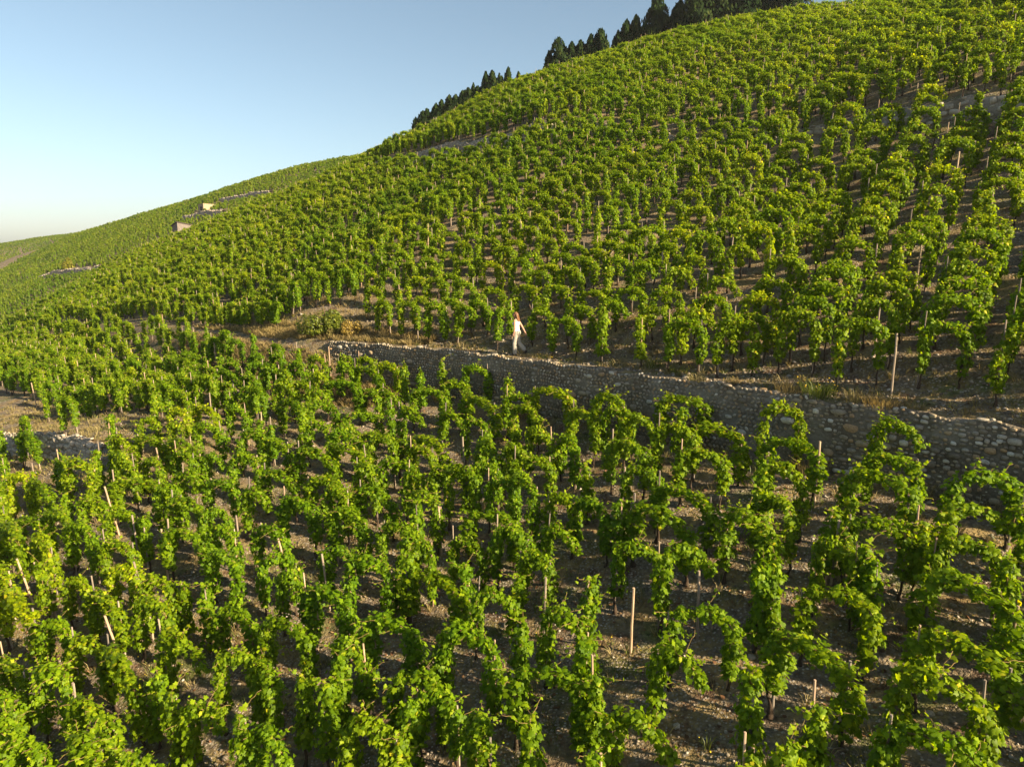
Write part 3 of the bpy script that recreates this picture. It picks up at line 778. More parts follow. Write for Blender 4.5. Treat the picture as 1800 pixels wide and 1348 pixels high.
def scatter_object(name, pts, turn, size, var, ng):
    me = bpy.data.meshes.new(name); me.vertices.add(len(pts)); me.vertices.foreach_set("co", np.asarray(pts, np.float32).ravel())
    a = me.attributes.new("variant", 'INT', 'POINT'); a.data.foreach_set("value", np.asarray(var, np.int32))
    a = me.attributes.new("turn", 'FLOAT_VECTOR', 'POINT'); a.data.foreach_set("vector", np.asarray(turn, np.float32).ravel())
    a = me.attributes.new("size", 'FLOAT_VECTOR', 'POINT'); a.data.foreach_set("vector", np.asarray(size, np.float32).ravel())
    o = obj(name, me); md = o.modifiers.new("scatter", 'NODES'); md.node_group = ng; return o
vine_ng = scatter_nodes("vine_scatter", [[src[(vi, me.name)] for _, me, _ in parts] for vi, (kd, parts) in enumerate(VAR)])
def mass_object(name, lst, label, r, zs=(.92, 1.12)):
    x = np.array([p[0] for p in lst]); y = np.array([p[1] for p in lst]); n = len(lst)
    pts = np.stack([x, y, height(x, y)], -1); turn = np.stack([0*x, 0*x, np.array([p[2] for p in lst])], -1)
    size = np.stack([np.array([p[3] for p in lst]), r.uniform(.9, 1.1, n), r.uniform(*zs, n)], -1)
    o = scatter_object(name, pts, turn, size, np.array([p[4] for p in lst]), vine_ng); tag(o, label, "grapevines", kind="stuff"); return o
mass_object("grapevines", mass, "countless green grapevines covering the upper and left slope", rv)
def far_field(fn, xs, ys, px_, py_, keep, seed, other):
    r = np.random.RandomState(seed); X, Y = np.meshgrid(np.arange(*xs, px_), np.arange(*ys, py_)); X = X.ravel()+r.normal(0, .2, X.size); Y = Y.ravel()+r.normal(0, .2, Y.size)
    Z = fn(X, Y); v, a, b, d = visible(X, Y, Z, 60); ok = v & (Z > other(X, Y)+.3) & (b < 640) & np.array([r.rand() < keep(x, y) for x, y in zip(X, Y)])
    return [(x, y, r.uniform(-.7, -.2), r.uniform(.8, 1.2), r.randint(len(VAR)), 0) for x, y in zip(X[ok], Y[ok])]
H2WALLS = [((-85.5, 207.9), (-63.7, 187.2)), ((-94.0, 200.8), (-75.2, 183.8)), ((-139.4, 204.2), (-105.6, 177.9))]
def keep2(x, y):
    for a, b in H2WALLS:
        if seg_dist(x, y, [a, b]) < 2.4: return 0
    if abs(x+84.2) < 4.5 and -8.5 < y-180.5 < 3.2: return 0
    if abs(x+90) < 4.5 and -6.5 < y-206.0 < 3.5: return 0
    return .93
m2 = far_field(hill2, (-200, 20), (124, 285), 1.75, 1.35, keep2, 31, lambda x, y: np.maximum(hill1(*st(x, y)), hill3(x, y)))
mass_object("far_grapevines", m2, "dense vines on the hillside around the two stone huts", rv)
H3BANDS = [((-336.2, 447.2), (-278.1, 393.1)), ((-278.1, 393.1), (-180.6, 269.0)), ((-278.4, 419.4), (-168.9, 267.3))]
def keep3(x, y):
    for a, b in H3BANDS:
        if seg_dist(x, y, [a, b]) < .5: return 0
    return .95
m3 = far_field(hill3, (-440, -150), (300, 520), 2.2, 1.9, keep3, 32, lambda x, y: np.maximum(hill2(x, y), -60))
mass_object("distant_grapevines", m3, "tiny vines in bands on the distant hill at the left", rv, (.8, 1.0))

# ================================================================ wooden stakes standing among the vines
STAKES = """2.35,12.23,0.02 3.64,12.22,0.05 7.18,15.38,-0.02 6.42,12.73,0.00 10.04,18.72,0.00 11.60,22.16,0.00 -11.89,16.34,0.34 -13.08,17.17,0.18 -8.93,14.21,0.30 -9.35,17.22,0.04 -10.55,18.04,0.03 -9.41,16.15,0.12 -7.55,17.77,0.03 -5.64,16.18,0.25 -4.47,15.38,0.07 -16.01,36.49,0.04 -12.21,27.02,0.00 -10.03,32.13,0.09 -8.55,31.68,0.05 -1.55,21.40,0.04 0.69,13.20,0.00 -12.28,22.97,0.12 -12.25,19.99,0.20 -24.36,39.44,0.07 -26.95,37.76,0.06 -4.76,39.56,0.00 -2.51,16.17,0.07 -1.89,17.08,0.03 2.84,16.78,-0.02 15.91,25.46,-0.03 9.61,16.93,0.00 4.15,8.11,-0.01 3.56,8.82,0.08 6.96,41.05,0.00 5.83,26.86,0.00 -13.64,56.64,0.03 -14.01,47.07,0.03 -22.80,49.61,0.03 12.61,21.48,0.02 10.97,30.31,0.00"""
SM = [stake_mesh(np.random.RandomState(900+i), h, .028, 8, "wooden_stake") for i, h in enumerate((1.45, 1.52, 1.6, 1.4))]
for me in SM: me.materials.append(M.stake)
used_s = {}
for i, w in enumerate(STAKES.split()):
    x, y, lean = [float(q) for q in w.split(',')]; z = float(height(x, y)); r = np.random.RandomState(i)
    o = obj("wooden_stake", SM[i % 4], None, None, (x, y, z), (r.normal(0, .04), -math.atan(lean)*.8+r.normal(0, .01), r.uniform(0, 3)*0))
    lab = "%swooden stake %s, %s" % ("leaning " if abs(lean) > .1 else "bare ", area_word(x, y), place_words(x, y, z+1.2))
    while lab in used_s: lab = "pale "+lab
    used_s[lab] = 1
    tag(o, lab, "stake", "wooden stakes among the vines")

# ================================================================ shrubs, tufts, tree
def leaf_ball(r, n, rad, size, tintr=(.1, .9), lumps=7, flat=.25):
    """uneven crown: lumps of leaves on and inside a squashed ball standing on z=0"""
    L_ = [(unit(np.array([r.normal(), r.normal(), r.uniform(-.1, 1.0)]))*r.uniform(.35, .7), r.uniform(.32, .55)) for _ in range(lumps)]+[(np.array([0, 0, .15]), .6)]
    pos, nrm = [], []
    k = n//len(L_)+1
    for c, q in L_:
        d = unit(r.normal(0, 1, (k, 3))); rr = q*r.uniform(.55, 1.0, (k, 1))**.5
        p = c+d*rr; pos.append(p); nrm.append(d)
    pos = np.concatenate(pos); nrm = np.concatenate(nrm); ok = pos[:, 2] > -.25; pos, nrm = pos[ok], nrm[ok]
    pos = (pos+np.array([0, 0, .28]))*np.array(rad); m = len(pos)
    nrm = nrm+np.array([0, 0, .5])+r.normal(0, .5, (m, 3)); tip = r.normal(0, 1, (m, 3))+np.array([0, 0, .2])
    return pos, nrm, tip, r.uniform(size*.6, size*1.3, m), np.clip(r.uniform(*tintr, m), 0, .97)
def shrub(name, x, y, rad, n, size, mat, label, cat, seed, stems=6):
    r = np.random.RandomState(seed); z = float(height(x, y)); root = empty(name, (x, y, z))
    o = obj("foliage", leaves_mesh("foliage", *leaf_ball(r, n, rad, size), LV_S, LF_S), mat, root); tag(o, kind="stuff")
    mb = MB()
    for _ in range(stems):
        e = np.array([r.normal(0, .4)*rad[0], r.normal(0, .4)*rad[1], rad[2]*r.uniform(.5, .95)])
        mb.tube([(0, 0, -.1), e*np.array([.4, .4, .5]), e], [.03, .02, .008], 5)
    obj("stem", mb.mesh("stem", True), M.bark, root); tag(root, label, cat); return root
shrub("shrub", -9.4, 33.8, (1.2, 1.0, 1.2), 3800, .10, M.shrub, "large dark green rounded shrub at the left end of the cobble wall", "shrub", 1)
shrub("shrub", -7.7, 32.7, (.62, .55, .8), 1300, .08, M.dryshrub, "yellowish dry shrub beside the large green shrub", "shrub", 2)
shrub("shrub", -8.6, 33.0, (.5, .4, .45), 700, .07, M.dryshrub, "low straw coloured shrub in front of the large green shrub", "shrub", 3)
tr_ = shrub("broadleaf_tree", -124.6, 194.0, (2.1, 1.9, 3.4), 2400, .30, M.shrub, "small round tree beside a low wall on the far hillside", "tree", 4)
mb = MB(); mb.tube([(0, 0, -.3), (.05, 0, 1.0), (0, .05, 2.4)], [.16, .12, .06], 7); obj("trunk", mb.mesh("trunk", True), M.bark, tr_)

def blades(r, n, spread, hgt, width, lean=.5, up=0.0):
    """n grass blades as thin two-triangle strips round the origin"""
    a = r.uniform(0, 2*np.pi, n); q = np.sqrt(r.rand(n))*spread; base = np.stack([np.cos(a)*q, np.sin(a)*q, np.full(n, -.02)], -1)
    d = np.stack([np.cos(a)*r.uniform(.0, lean, n)+r.normal(0, .15, n), np.sin(a)*r.uniform(.0, lean, n)+r.normal(0, .15, n), np.ones(n)], -1); d = unit(d)
    h = hgt*r.uniform(.45, 1.0, n); sd = np.stack([-np.sin(a), np.cos(a), 0*a], -1); sd = unit(sd+r.normal(0, .4, (n, 3)))
    w = width*r.uniform(.6, 1.3, n)[:, None]
    mid = base+d*h[:, None]*.6; tipp = base+d*h[:, None]+np.stack([np.cos(a)*h*.22, np.sin(a)*h*.22, -h*.10], -1)
    V = np.stack([base-sd*w, base+sd*w, mid+sd*w*.8, mid-sd*w*.8, tipp], 1)
    return V, np.array([(0, 1, 2), (0, 2, 3), (3, 2, 4)])
def blades_mesh(name, Vs, tint):
    V = np.concatenate(Vs); n = len(V); Fa = np.array([(0, 1, 2), (0, 2, 3), (3, 2, 4)])[None]+(np.arange(n)*5)[:, None, None]
    return mesh_np(name, V.reshape(-1, 3), Fa.reshape(-1, 3), False, {"tint": np.repeat(tint, 5)})
def tuft(x, y, n, spread, hgt, mat, label, seed, width=.007, name="grass_tuft", flowers=0, cat="grass tuft"):
    r = np.random.RandomState(seed); z = float(height(x, y)); V, _ = blades(r, n, spread, hgt, width)
    me = blades_mesh("blades", [V], np.clip(r.beta(2, 2, n), 0, .97))
    root = empty(name, (x, y, z)); o = obj("blades", me, mat, root); tag(o, kind="stuff")
    if flowers:
        tipz = V[:, 4][r.choice(n, flowers)]; k = len(tipz)
        fm = leaves_mesh("flowers", tipz+np.array([0, 0, .01]), np.array([0, 0, 1.])+r.normal(0, .4, (k, 3)), r.normal(0, 1, (k, 3)), r.uniform(.03, .055, k), r.uniform(0, .9, k), LV_S, LF_S)
        tag(obj("flowers", fm, M.petal, root), kind="stuff")
    tag(root, label, cat, "tufts and weeds along the wall"); return root
T_ = [(8.15, 17.75, 260, .42, .62, M.weed, "bushy green yellow weed on the head of the cobble wall", 0, "flowering_weed", 30),
      (7.6, 18.45, 200, .38, .42, M.drygrass, "dry straw tuft left of the bushy green weed on the wall", 1, "grass_tuft", 0),
      (8.8, 17.1, 160, .30, .40, M.drygrass, "dry straw tuft right of the bushy green weed on the wall", 2, "grass_tuft", 0),
      (9.2, 16.6, 260, .42, .40, M.drygrass, "wide brown dry tuft on the wall below the bare stake", 3, "grass_tuft", 0),
      (9.75, 16.1, 130, .25, .30, M.drygrass, "small brown tuft at the right of the wide dry tuft", 4, "grass_tuft", 0),
      (4.7, 22.4, 150, .35, .55, M.weed, "tall yellow flowering weed on the terrace right of the woman", 5, "flowering_weed", 60),
      (5.3, 21.5, 110, .30, .35, M.weed, "low yellow flowering weed right of the tall flowering weed", 6, "flowering_weed", 26),
      (5.6, 20.2, 130, .26, .30, M.drygrass, "rusty dry tuft hanging over the middle of the wall", 7, "grass_tuft", 0),
      (1.2, 25.2, 110, .30, .22, M.weed, "low flowering weed on the wall just right of the woman", 8, "flowering_weed", 18),
      (-2.0, 28.2, 90, .25, .40, M.drygrass, "thin dry tuft on the wall left of the woman", 9, "grass_tuft", 0),
      (-4.3, 30.2, 160, .40, .38, M.drygrass, "dry tuft on the wall right of the shrubs", 10, "grass_tuft", 0),
      (-5.6, 31.2, 200, .45, .42, M.drygrass, "broad dry tuft on the wall beside the yellowish shrub", 11, "grass_tuft", 0)]
for i, (t_, n, hg, lab) in enumerate([(6.6, 200, .75, "tall rusty dry weed at the foot of the wall near the bare stake"), (4.2, 180, .6, "brown dry weed at the wall foot between the two right arches"), (9.0, 120, .5, "thin dry weed at the wall foot under the middle arches"),
                                      (12.5, 150, .55, "dry weed at the wall foot below the tall flowering weed"), (16.8, 170, .6, "straw weed at the wall foot right of the woman"), (21.5, 200, .65, "straw weed at the wall foot left of the woman"), (2.9, 160, .5, "rusty weed at the wall foot near the right picture edge")]):
    x, y = xy(float(wall_s(t_))-.62, t_); T_.append((x, y, n, .42, hg, M.drygrass, lab, 40+i, "grass_tuft", 0))
for x, y, n, sp, hg, mt, lab, sd, nm, fl in T_: tuft(x, y, n, sp, hg, mt, lab, 500+sd, name=nm, flowers=fl, cat="weed" if fl else "grass tuft")

# ================================================================ far huts and walls
M.hut = mat_plain("rough_grey_render", (.14, .122, .11), .95, .3, 3)
M.huty = mat_plain("pale_yellow_render", (.26, .215, .15), .95, .2, 3)
M.tile = mat_plain("clay_tile", (.055, .045, .04), .9, .4, 6)
M.darkopen = mat_plain("dark_plank", (.03, .025, .02), .9, .4, 6)
def hut(cx, cy, a_len, b_len, hgt, fall, wall_mat, roof_mat, label, door_on_b=False, over=.25):
    z = float(height(cx, cy)); v = unit(np.array([cx, cy])); rt = np.array([v[1], -v[0]])
    ea = rt*math.cos(math.radians(27))+v*math.sin(math.radians(27)); eb = -rt*math.cos(math.radians(63))+v*math.sin(math.radians(63))
    root = empty("stone_hut", (cx, cy, z))
    P4 = [np.zeros(2), ea*a_len, ea*a_len+eb*b_len, eb*b_len]; th = .3
    def top(p): return hgt-fall*float(p @ v)
    for i in range(4):
        p, q = P4[i], P4[(i+1) % 4]; d = unit(q-p); nrm = np.array([d[1], -d[0]])
        if i % 2: p2, q2 = p+d*th, q-d*th
        else: p2, q2 = p, q
        c = [p2, q2, q2-nrm*th, p2-nrm*th]
        V = [(w[0], w[1], -1.5) for w in c]+[(w[0], w[1], top(w)) for w in c]
        mb = MB(); mb.add(V, [(0, 1, 5, 4), (1, 2, 6, 5), (2, 3, 7, 6), (3, 0, 4, 7), (4, 5, 6, 7), (3, 2, 1, 0)]); obj("wall", mb.mesh("wall"), wall_mat, root)
    cen = (P4[0]+P4[2])/2; c = [cen+(w-cen)*(1+2*over/np.linalg.norm(w-cen)*.7) for w in P4]
    V = [(w[0], w[1], top(w)+.003) for w in c]+[(w[0], w[1], top(w)+.2) for w in c]
    mb = MB(); mb.add(V, [(0, 1, 5, 4), (1, 2, 6, 5), (2, 3, 7, 6), (3, 0, 4, 7), (4, 5, 6, 7), (3, 2, 1, 0)]); obj("roof", mb.mesh("roof"), roof_mat, root)
    e, s0 = (eb, b_len) if door_on_b else (ea, a_len)
    nrm = np.array([-e[1], e[0]]) if door_on_b else np.array([e[1], -e[0]])
    p = e*s0*.32; q = p+e*.9
    mb = MB(); V = [(w[0]+nrm[0]*o, w[1]+nrm[1]*o, zz) for zz in (-.4, 1.75) for o in (.04, -.06) for w in (p, q)]
    mb.add(V, [(0, 1, 5, 4), (0, 2, 3, 1), (4, 5, 7, 6), (0, 4, 6, 2), (1, 3, 7, 5), (2, 6, 7, 3)]); obj("door", mb.mesh("door"), M.darkopen, root)
    tag(root, label, "hut"); return root
hut(-84.8, 177.4, 3.7, 2.7, 3.7, .36, M.hut, M.tile, "small grey stone hut with a sloping roof on the far hillside")
hut(-90.0, 205.2, 4.4, 3.0, 2.4, .05, M.huty, M.huty, "pale yellow flat-roofed hut below the far skyline", True, .02)
def far_wall(a, b, hgt, label, seed):
    r = np.random.RandomState(seed); n = 40; u = np.linspace(0, 1, n); x = a[0]+(b[0]-a[0])*u; y = a[1]+(b[1]-a[1])*u+np.sin(u*7+seed)*.3; z = height(x, y)
    dx, dy = unit(np.array([b[0]-a[0], b[1]-a[1]])); nx, ny = (dy, -dx)
    if nx*(-a[0])+ny*(-a[1]) < 0: nx, ny = -nx, -ny
    tp = z+hgt*(1+r.normal(0, .08, n)); rows = []
    for off, zz in ((.55, z-1.0), (.5, z+(tp-z)*.5), (.4, tp), (-.1, tp+.02), (-.6, z-.3)):
        j = r.normal(0, .04, n); rows.append(np.stack([x+nx*(off+j), y+ny*(off+j), zz], -1))
    V = np.array(rows); root = empty("field_wall", (0, 0, 0)); obj("wall_core", mesh_np("wall_core", V.reshape(-1, 3), grid_faces(5, n)), M.palemortar, root)
    cen, ax, hf = [], [], []
    for i in range(160):
        k = r.rand(); f = r.rand(); cen.append((np.interp(k, u, x)+nx*.46, np.interp(k, u, y)+ny*.46, np.interp(k, u, z)+(np.interp(k, u, tp)-np.interp(k, u, z))*f))
        ax.append(((dx, dy, 0), (0, 0, 1), (nx, ny, 0))); w = r.uniform(.14, .34); hf.append((w, w*.6, .16))
    tag(obj("small_stones", join_ellipsoids("small_stones", np.array(cen), np.array(ax), np.array(hf), r.rand(160)), M.pale_j, root), kind="stuff")
    tag(root, label, "wall"); return root
for i, ((a, b), lab) in enumerate(zip(H2WALLS, ["pale wall running right from the yellow hut on the far hillside", "short broken wall between the two huts on the far hillside", "low wall beside the small round tree on the far hillside"])):
    far_wall(a, b, 1.5, lab, 60+i)

# ================================================================ cypresses on the ridge
_ORD = "x first second third fourth fifth sixth seventh eighth ninth tenth eleventh twelfth thirteenth fourteenth fifteenth sixteenth seventeenth eighteenth nineteenth".split()
_ORDT = "x tenth twentieth thirtieth fortieth fiftieth sixtieth seventieth eightieth ninetieth".split()
def ordinal(n): return _ORD[n] if n < 20 else (_ORDT[n//10] if n % 10 == 0 else _TENS[n//10]+"-"+_ORD[n % 10])
TREES = """-14.7,116.8,7.2,0.93 -13.6,116.5,7.7,1.12 -12.7,116.3,7.7,1.02 -11.7,116.1,7.1,1.02 -10.2,115.8,7.5,1.11 -8.8,115.5,7.5,1.29 -7.5,115.2,8.2,1.37 -6.9,115.0,7.3,1.01 -6.1,114.9,8.6,0.82 -5.6,114.8,7.7,1.27 -4.1,114.4,9.4,1.18 -3.1,114.1,9.2,1.45 -2.0,113.8,8.5,0.72 -1.6,113.7,8.0,0.81 -0.6,113.5,9.0,1.17 1.0,113.0,7.9,0.98 0.5,113.1,7.0,0.72 4.1,112.1,7.5,0.62 5.3,111.7,8.5,1.06 7.0,111.2,11.3,2.63 9.0,110.7,10.0,1.74 10.3,110.3,9.8,1.74 11.8,109.9,10.1,1.73 13.2,109.5,10.2,2.41 15.7,108.7,9.1,1.54 16.8,108.4,10.5,1.70 18.1,108.0,10.5,1.69 19.4,107.6,8.6,1.85 21.0,107.1,11.7,3.02 23.6,106.3,9.8,1.66 24.1,106.1,10.1,1.66 26.9,105.2,11.6,4.59 31.4,103.5,11.4,4.19 33.7,102.5,8.1,1.12 35.3,101.8,10.8,2.54 38.0,100.6,11.8,3.13 -14.4,116.7,8.0,1.86 -13.7,116.6,8.1,1.49 -12.8,116.4,7.4,1.49 -12.2,116.2,8.3,1.48 -11.3,116.0,8.4,1.39 -10.6,115.9,7.4,1.57 -10.0,115.8,8.5,1.57 -9.0,115.5,8.1,1.84 -8.5,115.4,7.5,1.65 -7.8,115.2,8.2,1.56 -6.9,115.0,8.2,1.65 -6.3,114.9,7.4,1.64 -5.4,114.7,7.7,1.55 -4.6,114.5,7.5,1.64 -3.8,114.3,7.3,1.54 -3.2,114.2,7.8,1.45 -2.4,114.0,7.9,1.81 -1.8,113.8,8.0,1.44 5.6,111.6,8.6,1.76 6.5,111.4,9.2,1.49 7.5,111.1,8.7,1.40 8.3,110.9,9.2,1.75 9.2,110.6,8.5,1.57 10.0,110.4,9.2,1.74 11.0,110.1,9.0,1.30 11.8,109.9,8.5,1.56 12.7,109.6,9.1,1.29 13.4,109.4,9.0,1.55 15.7,108.7,9.3,1.45 16.6,108.4,9.0,1.70 17.4,108.2,8.6,1.44 18.3,107.9,8.5,1.35 19.0,107.8,8.4,1.52 19.9,107.5,8.2,1.43 20.6,107.2,8.7,1.68 21.5,107.0,7.9,1.59 23.4,106.4,9.4,1.41 24.3,106.1,9.2,1.24 25.5,105.7,9.1,1.40 26.4,105.3,8.6,1.64 27.3,105.1,9.1,1.56 28.4,104.6,9.2,1.22 29.1,104.4,8.9,1.22 30.2,104.0,9.0,1.46 31.1,103.6,8.8,1.61 32.1,103.2,8.7,1.21 33.0,102.9,9.0,1.36 34.0,102.4,9.3,1.59 34.8,102.0,9.8,1.27 35.6,101.7,10.1,1.58 36.4,101.3,9.8,1.50 37.5,100.8,9.9,1.49 38.4,100.4,10.7,1.33"""
def cypress_mesh(r, h, w):
    leaders = [(0, 0, h, w*.5)]
    k = int(np.clip(round(w/1.1), 1, 6))-1
    for _ in range(k):
        a = r.uniform(0, 6.28); q = w*r.uniform(.18, .34); leaders.append((math.cos(a)*q, math.sin(a)*q, h*r.uniform(.62, .93), w*r.uniform(.24, .36)))
    if k == 0: leaders.append((r.normal(0, .12), r.normal(0, .12), h*r.uniform(.7, .9), w*.36))
    pos, nrm, tip, tnt = [], [], [], []
    core = MB(); n_tot = int(1300+330*h+110*h*w)
    wsum = sum(l[2]*l[3] for l in leaders)
    for lx, ly, lh, lr in leaders:
        n = int(n_tot*lh*lr/wsum); u = r.beta(1.0, 1.35, n); a = r.uniform(0, 2*np.pi, n)
        prof = np.clip((1-u)**.5*np.clip(u*6+.45, 0, 1), .02, 1); lump = 1+.22*np.sin(a*3+u*17+lx*7+h)+.17*np.sin(a*5-u*31+ly*5+w*9)+r.normal(0, .09, n)
        rad = lr*prof*lump; o = np.stack([np.cos(a), np.sin(a), 0*a], -1)
        pos.append(o*rad[:, None]+np.stack([0*a+lx, 0*a+ly, .25+u*(lh-.25)], -1)); nrm.append(o+np.array([0, 0, .25])+r.normal(0, .35, (n, 3)))
        tip.append(np.array([0, 0, 1.0])+o*.35+r.normal(0, .25, (n, 3))); tnt.append(np.clip(.2+.45*(lump-.85)/.4+r.normal(0, .14, n), 0, .97))
        z = np.linspace(0, 1, 9); core.tube(np.stack([0*z+lx, 0*z+ly, .25+z*(lh*.93-.25)], -1), lr*.55*np.clip((1-z)**.5*np.clip(z*6+.45, 0, 1), .01, 1), 8)
    pos, nrm, tip, tnt = [np.concatenate(q) for q in (pos, nrm, tip, tnt)]
    lm = leaves_mesh("crown", pos, nrm, tip, r.uniform(.7, 1.25, len(pos))*min(max(.20+.055*w, .24), .46), tnt, LV_S*np.array([.75, 1.15, 1]), LF_S)
    V = np.empty(len(lm.vertices)*3, np.float32); lm.vertices.foreach_get("co", V); V = V.reshape(-1, 3)
    Fa = np.empty(len(lm.loops), np.int32); lm.loops.foreach_get("vertex_index", Fa); Fa = Fa.reshape(-1, 3)
    cv = np.vstack(core.v); tri = []
    for q in core.f:
        tri.append(q[:3])
        if len(q) == 4: tri.append([q[0], q[2], q[3]])
    tint = np.concatenate([np.repeat(tnt, 7), np.zeros(len(cv))]); bpy.data.meshes.remove(lm)
    return mesh_np("crown", np.vstack([V, cv]), np.vstack([Fa, np.array(tri)+len(V)]), True, {"tint": tint})
tl = [[float(q) for q in w.split(',')] for w in TREES.split()]
for i, (x, y, h, w) in enumerate(tl):
    r = np.random.RandomState(700+i); z = float(height(x, y)); root = empty("cypress_tree", (x, y, z))
    obj("crown", cypress_mesh(r, h, w*1.95), M.cypress, root)
    mb = MB(); mb.tube([(0, 0, -.4), (0, 0, h*.3), (0, 0, h*.6)], [.06+.03*w, .05+.02*w, .03], 7); obj("trunk", mb.mesh("trunk", True), M.bark, root)
    px, py, d = project(x, y, z+h)
    kind_w = "wide dark cypress" if w > 2 else ("slender cypress" if w/h < .2 else "bushy cypress")
    tag(root, "%s on the ridge, %s of the row counted from the left" % (kind_w, ordinal(1+sorted(range(len(tl)), key=lambda k: tl[k][0]/tl[k][1]).index(i))), "tree", "cypress trees along the ridge")

# ================================================================ the woman walking on the wall
def capsule(mb, p, q, r0, r1, n=14):
    p, q = np.array(p, float), np.array(q, float); d = q-p; Ld = np.linalg.norm(d); d = d/(Ld+1e-9)
    pts, rad = [], []
    for a in np.linspace(-90, 0, 5): pts.append(p+d*r0*math.sin(math.radians(a))); rad.append(max(r0*math.cos(math.radians(a)), 1e-4))
    for a in np.linspace(0, 90, 5): pts.append(q+d*r1*math.sin(math.radians(a))); rad.append(max(r1*math.cos(math.radians(a)), 1e-4))
    if Ld < 1e-4: pts.pop(5); rad.pop(5)
    # straight tube frame
    ref = np.array([1., 0, 0]) if abs(d[2]) > .9 else np.array([0, 0, 1.]); a = unit(np.cross(d, ref)); b = np.cross(d, a); th = np.linspace(0, 2*np.pi, n, endpoint=False)
    V = np.array([c+R*(math.cos(t)*a+math.sin(t)*b) for c, R in zip(pts, rad) for t in th]); m = len(pts); f = []
    for i in range(m-1):
        for j in range(n): f.append((i*n+j, i*n+(j+1) % n, (i+1)*n+(j+1) % n, (i+1)*n+j))
    f.append(tuple(range(n-1, -1, -1))); f.append(tuple((m-1)*n+j for j in range(n)))
    mb.add(V, f)
def ball(mb, c, rad, rot=None):
    v, f = ICO2; w = v*np.array(rad)
    if rot is not None: w = w @ np.array(Euler(rot).to_matrix()).T
    mb.add(w+np.array(c), f)
ICO2 = ico_template(3)
def fused(name, mb, voxel, mat, parent, smooth_it=4):
    """one continuous skin over the overlapping volumes"""
    me = mb.mesh(name+"_volume"); o = bpy.data.objects.new(name, me); COL.objects.link(o)
    md = o.modifiers.new("skin", 'REMESH'); md.mode = 'VOXEL'; md.voxel_size = voxel
    sm = o.modifiers.new("soft", 'SMOOTH'); sm.iterations = smooth_it; sm.factor = .5
    dg = bpy.context.evaluated_depsgraph_get(); new = bpy.data.meshes.new_from_object(o.evaluated_get(dg)); o.modifiers.clear(); o.data = new; bpy.data.meshes.remove(me); new.name = name
    new.polygons.foreach_set("use_smooth", [True]*len(new.polygons)); new.materials.clear(); new.materials.append(mat); o.parent = parent; return o
M.skin = mat_plain("skin", (.37, .205, .14), .5, .06, 30, .3)
M.white = mat_plain("white_cotton", (.72, .71, .69), .9, .05, 40)
M.beige = mat_plain("beige_linen", (.29, .27, .235), .95, .10, 30)
M.hair = mat_plain("auburn_hair", (.12, .055, .024), .5, .35, 60, .4)
M.shoe = mat_plain("dark_leather", (.035, .03, .028), .6, .2, 30)
M.eye = mat_plain("eye", (.05, .03, .02), .2, .1, 30, .5)
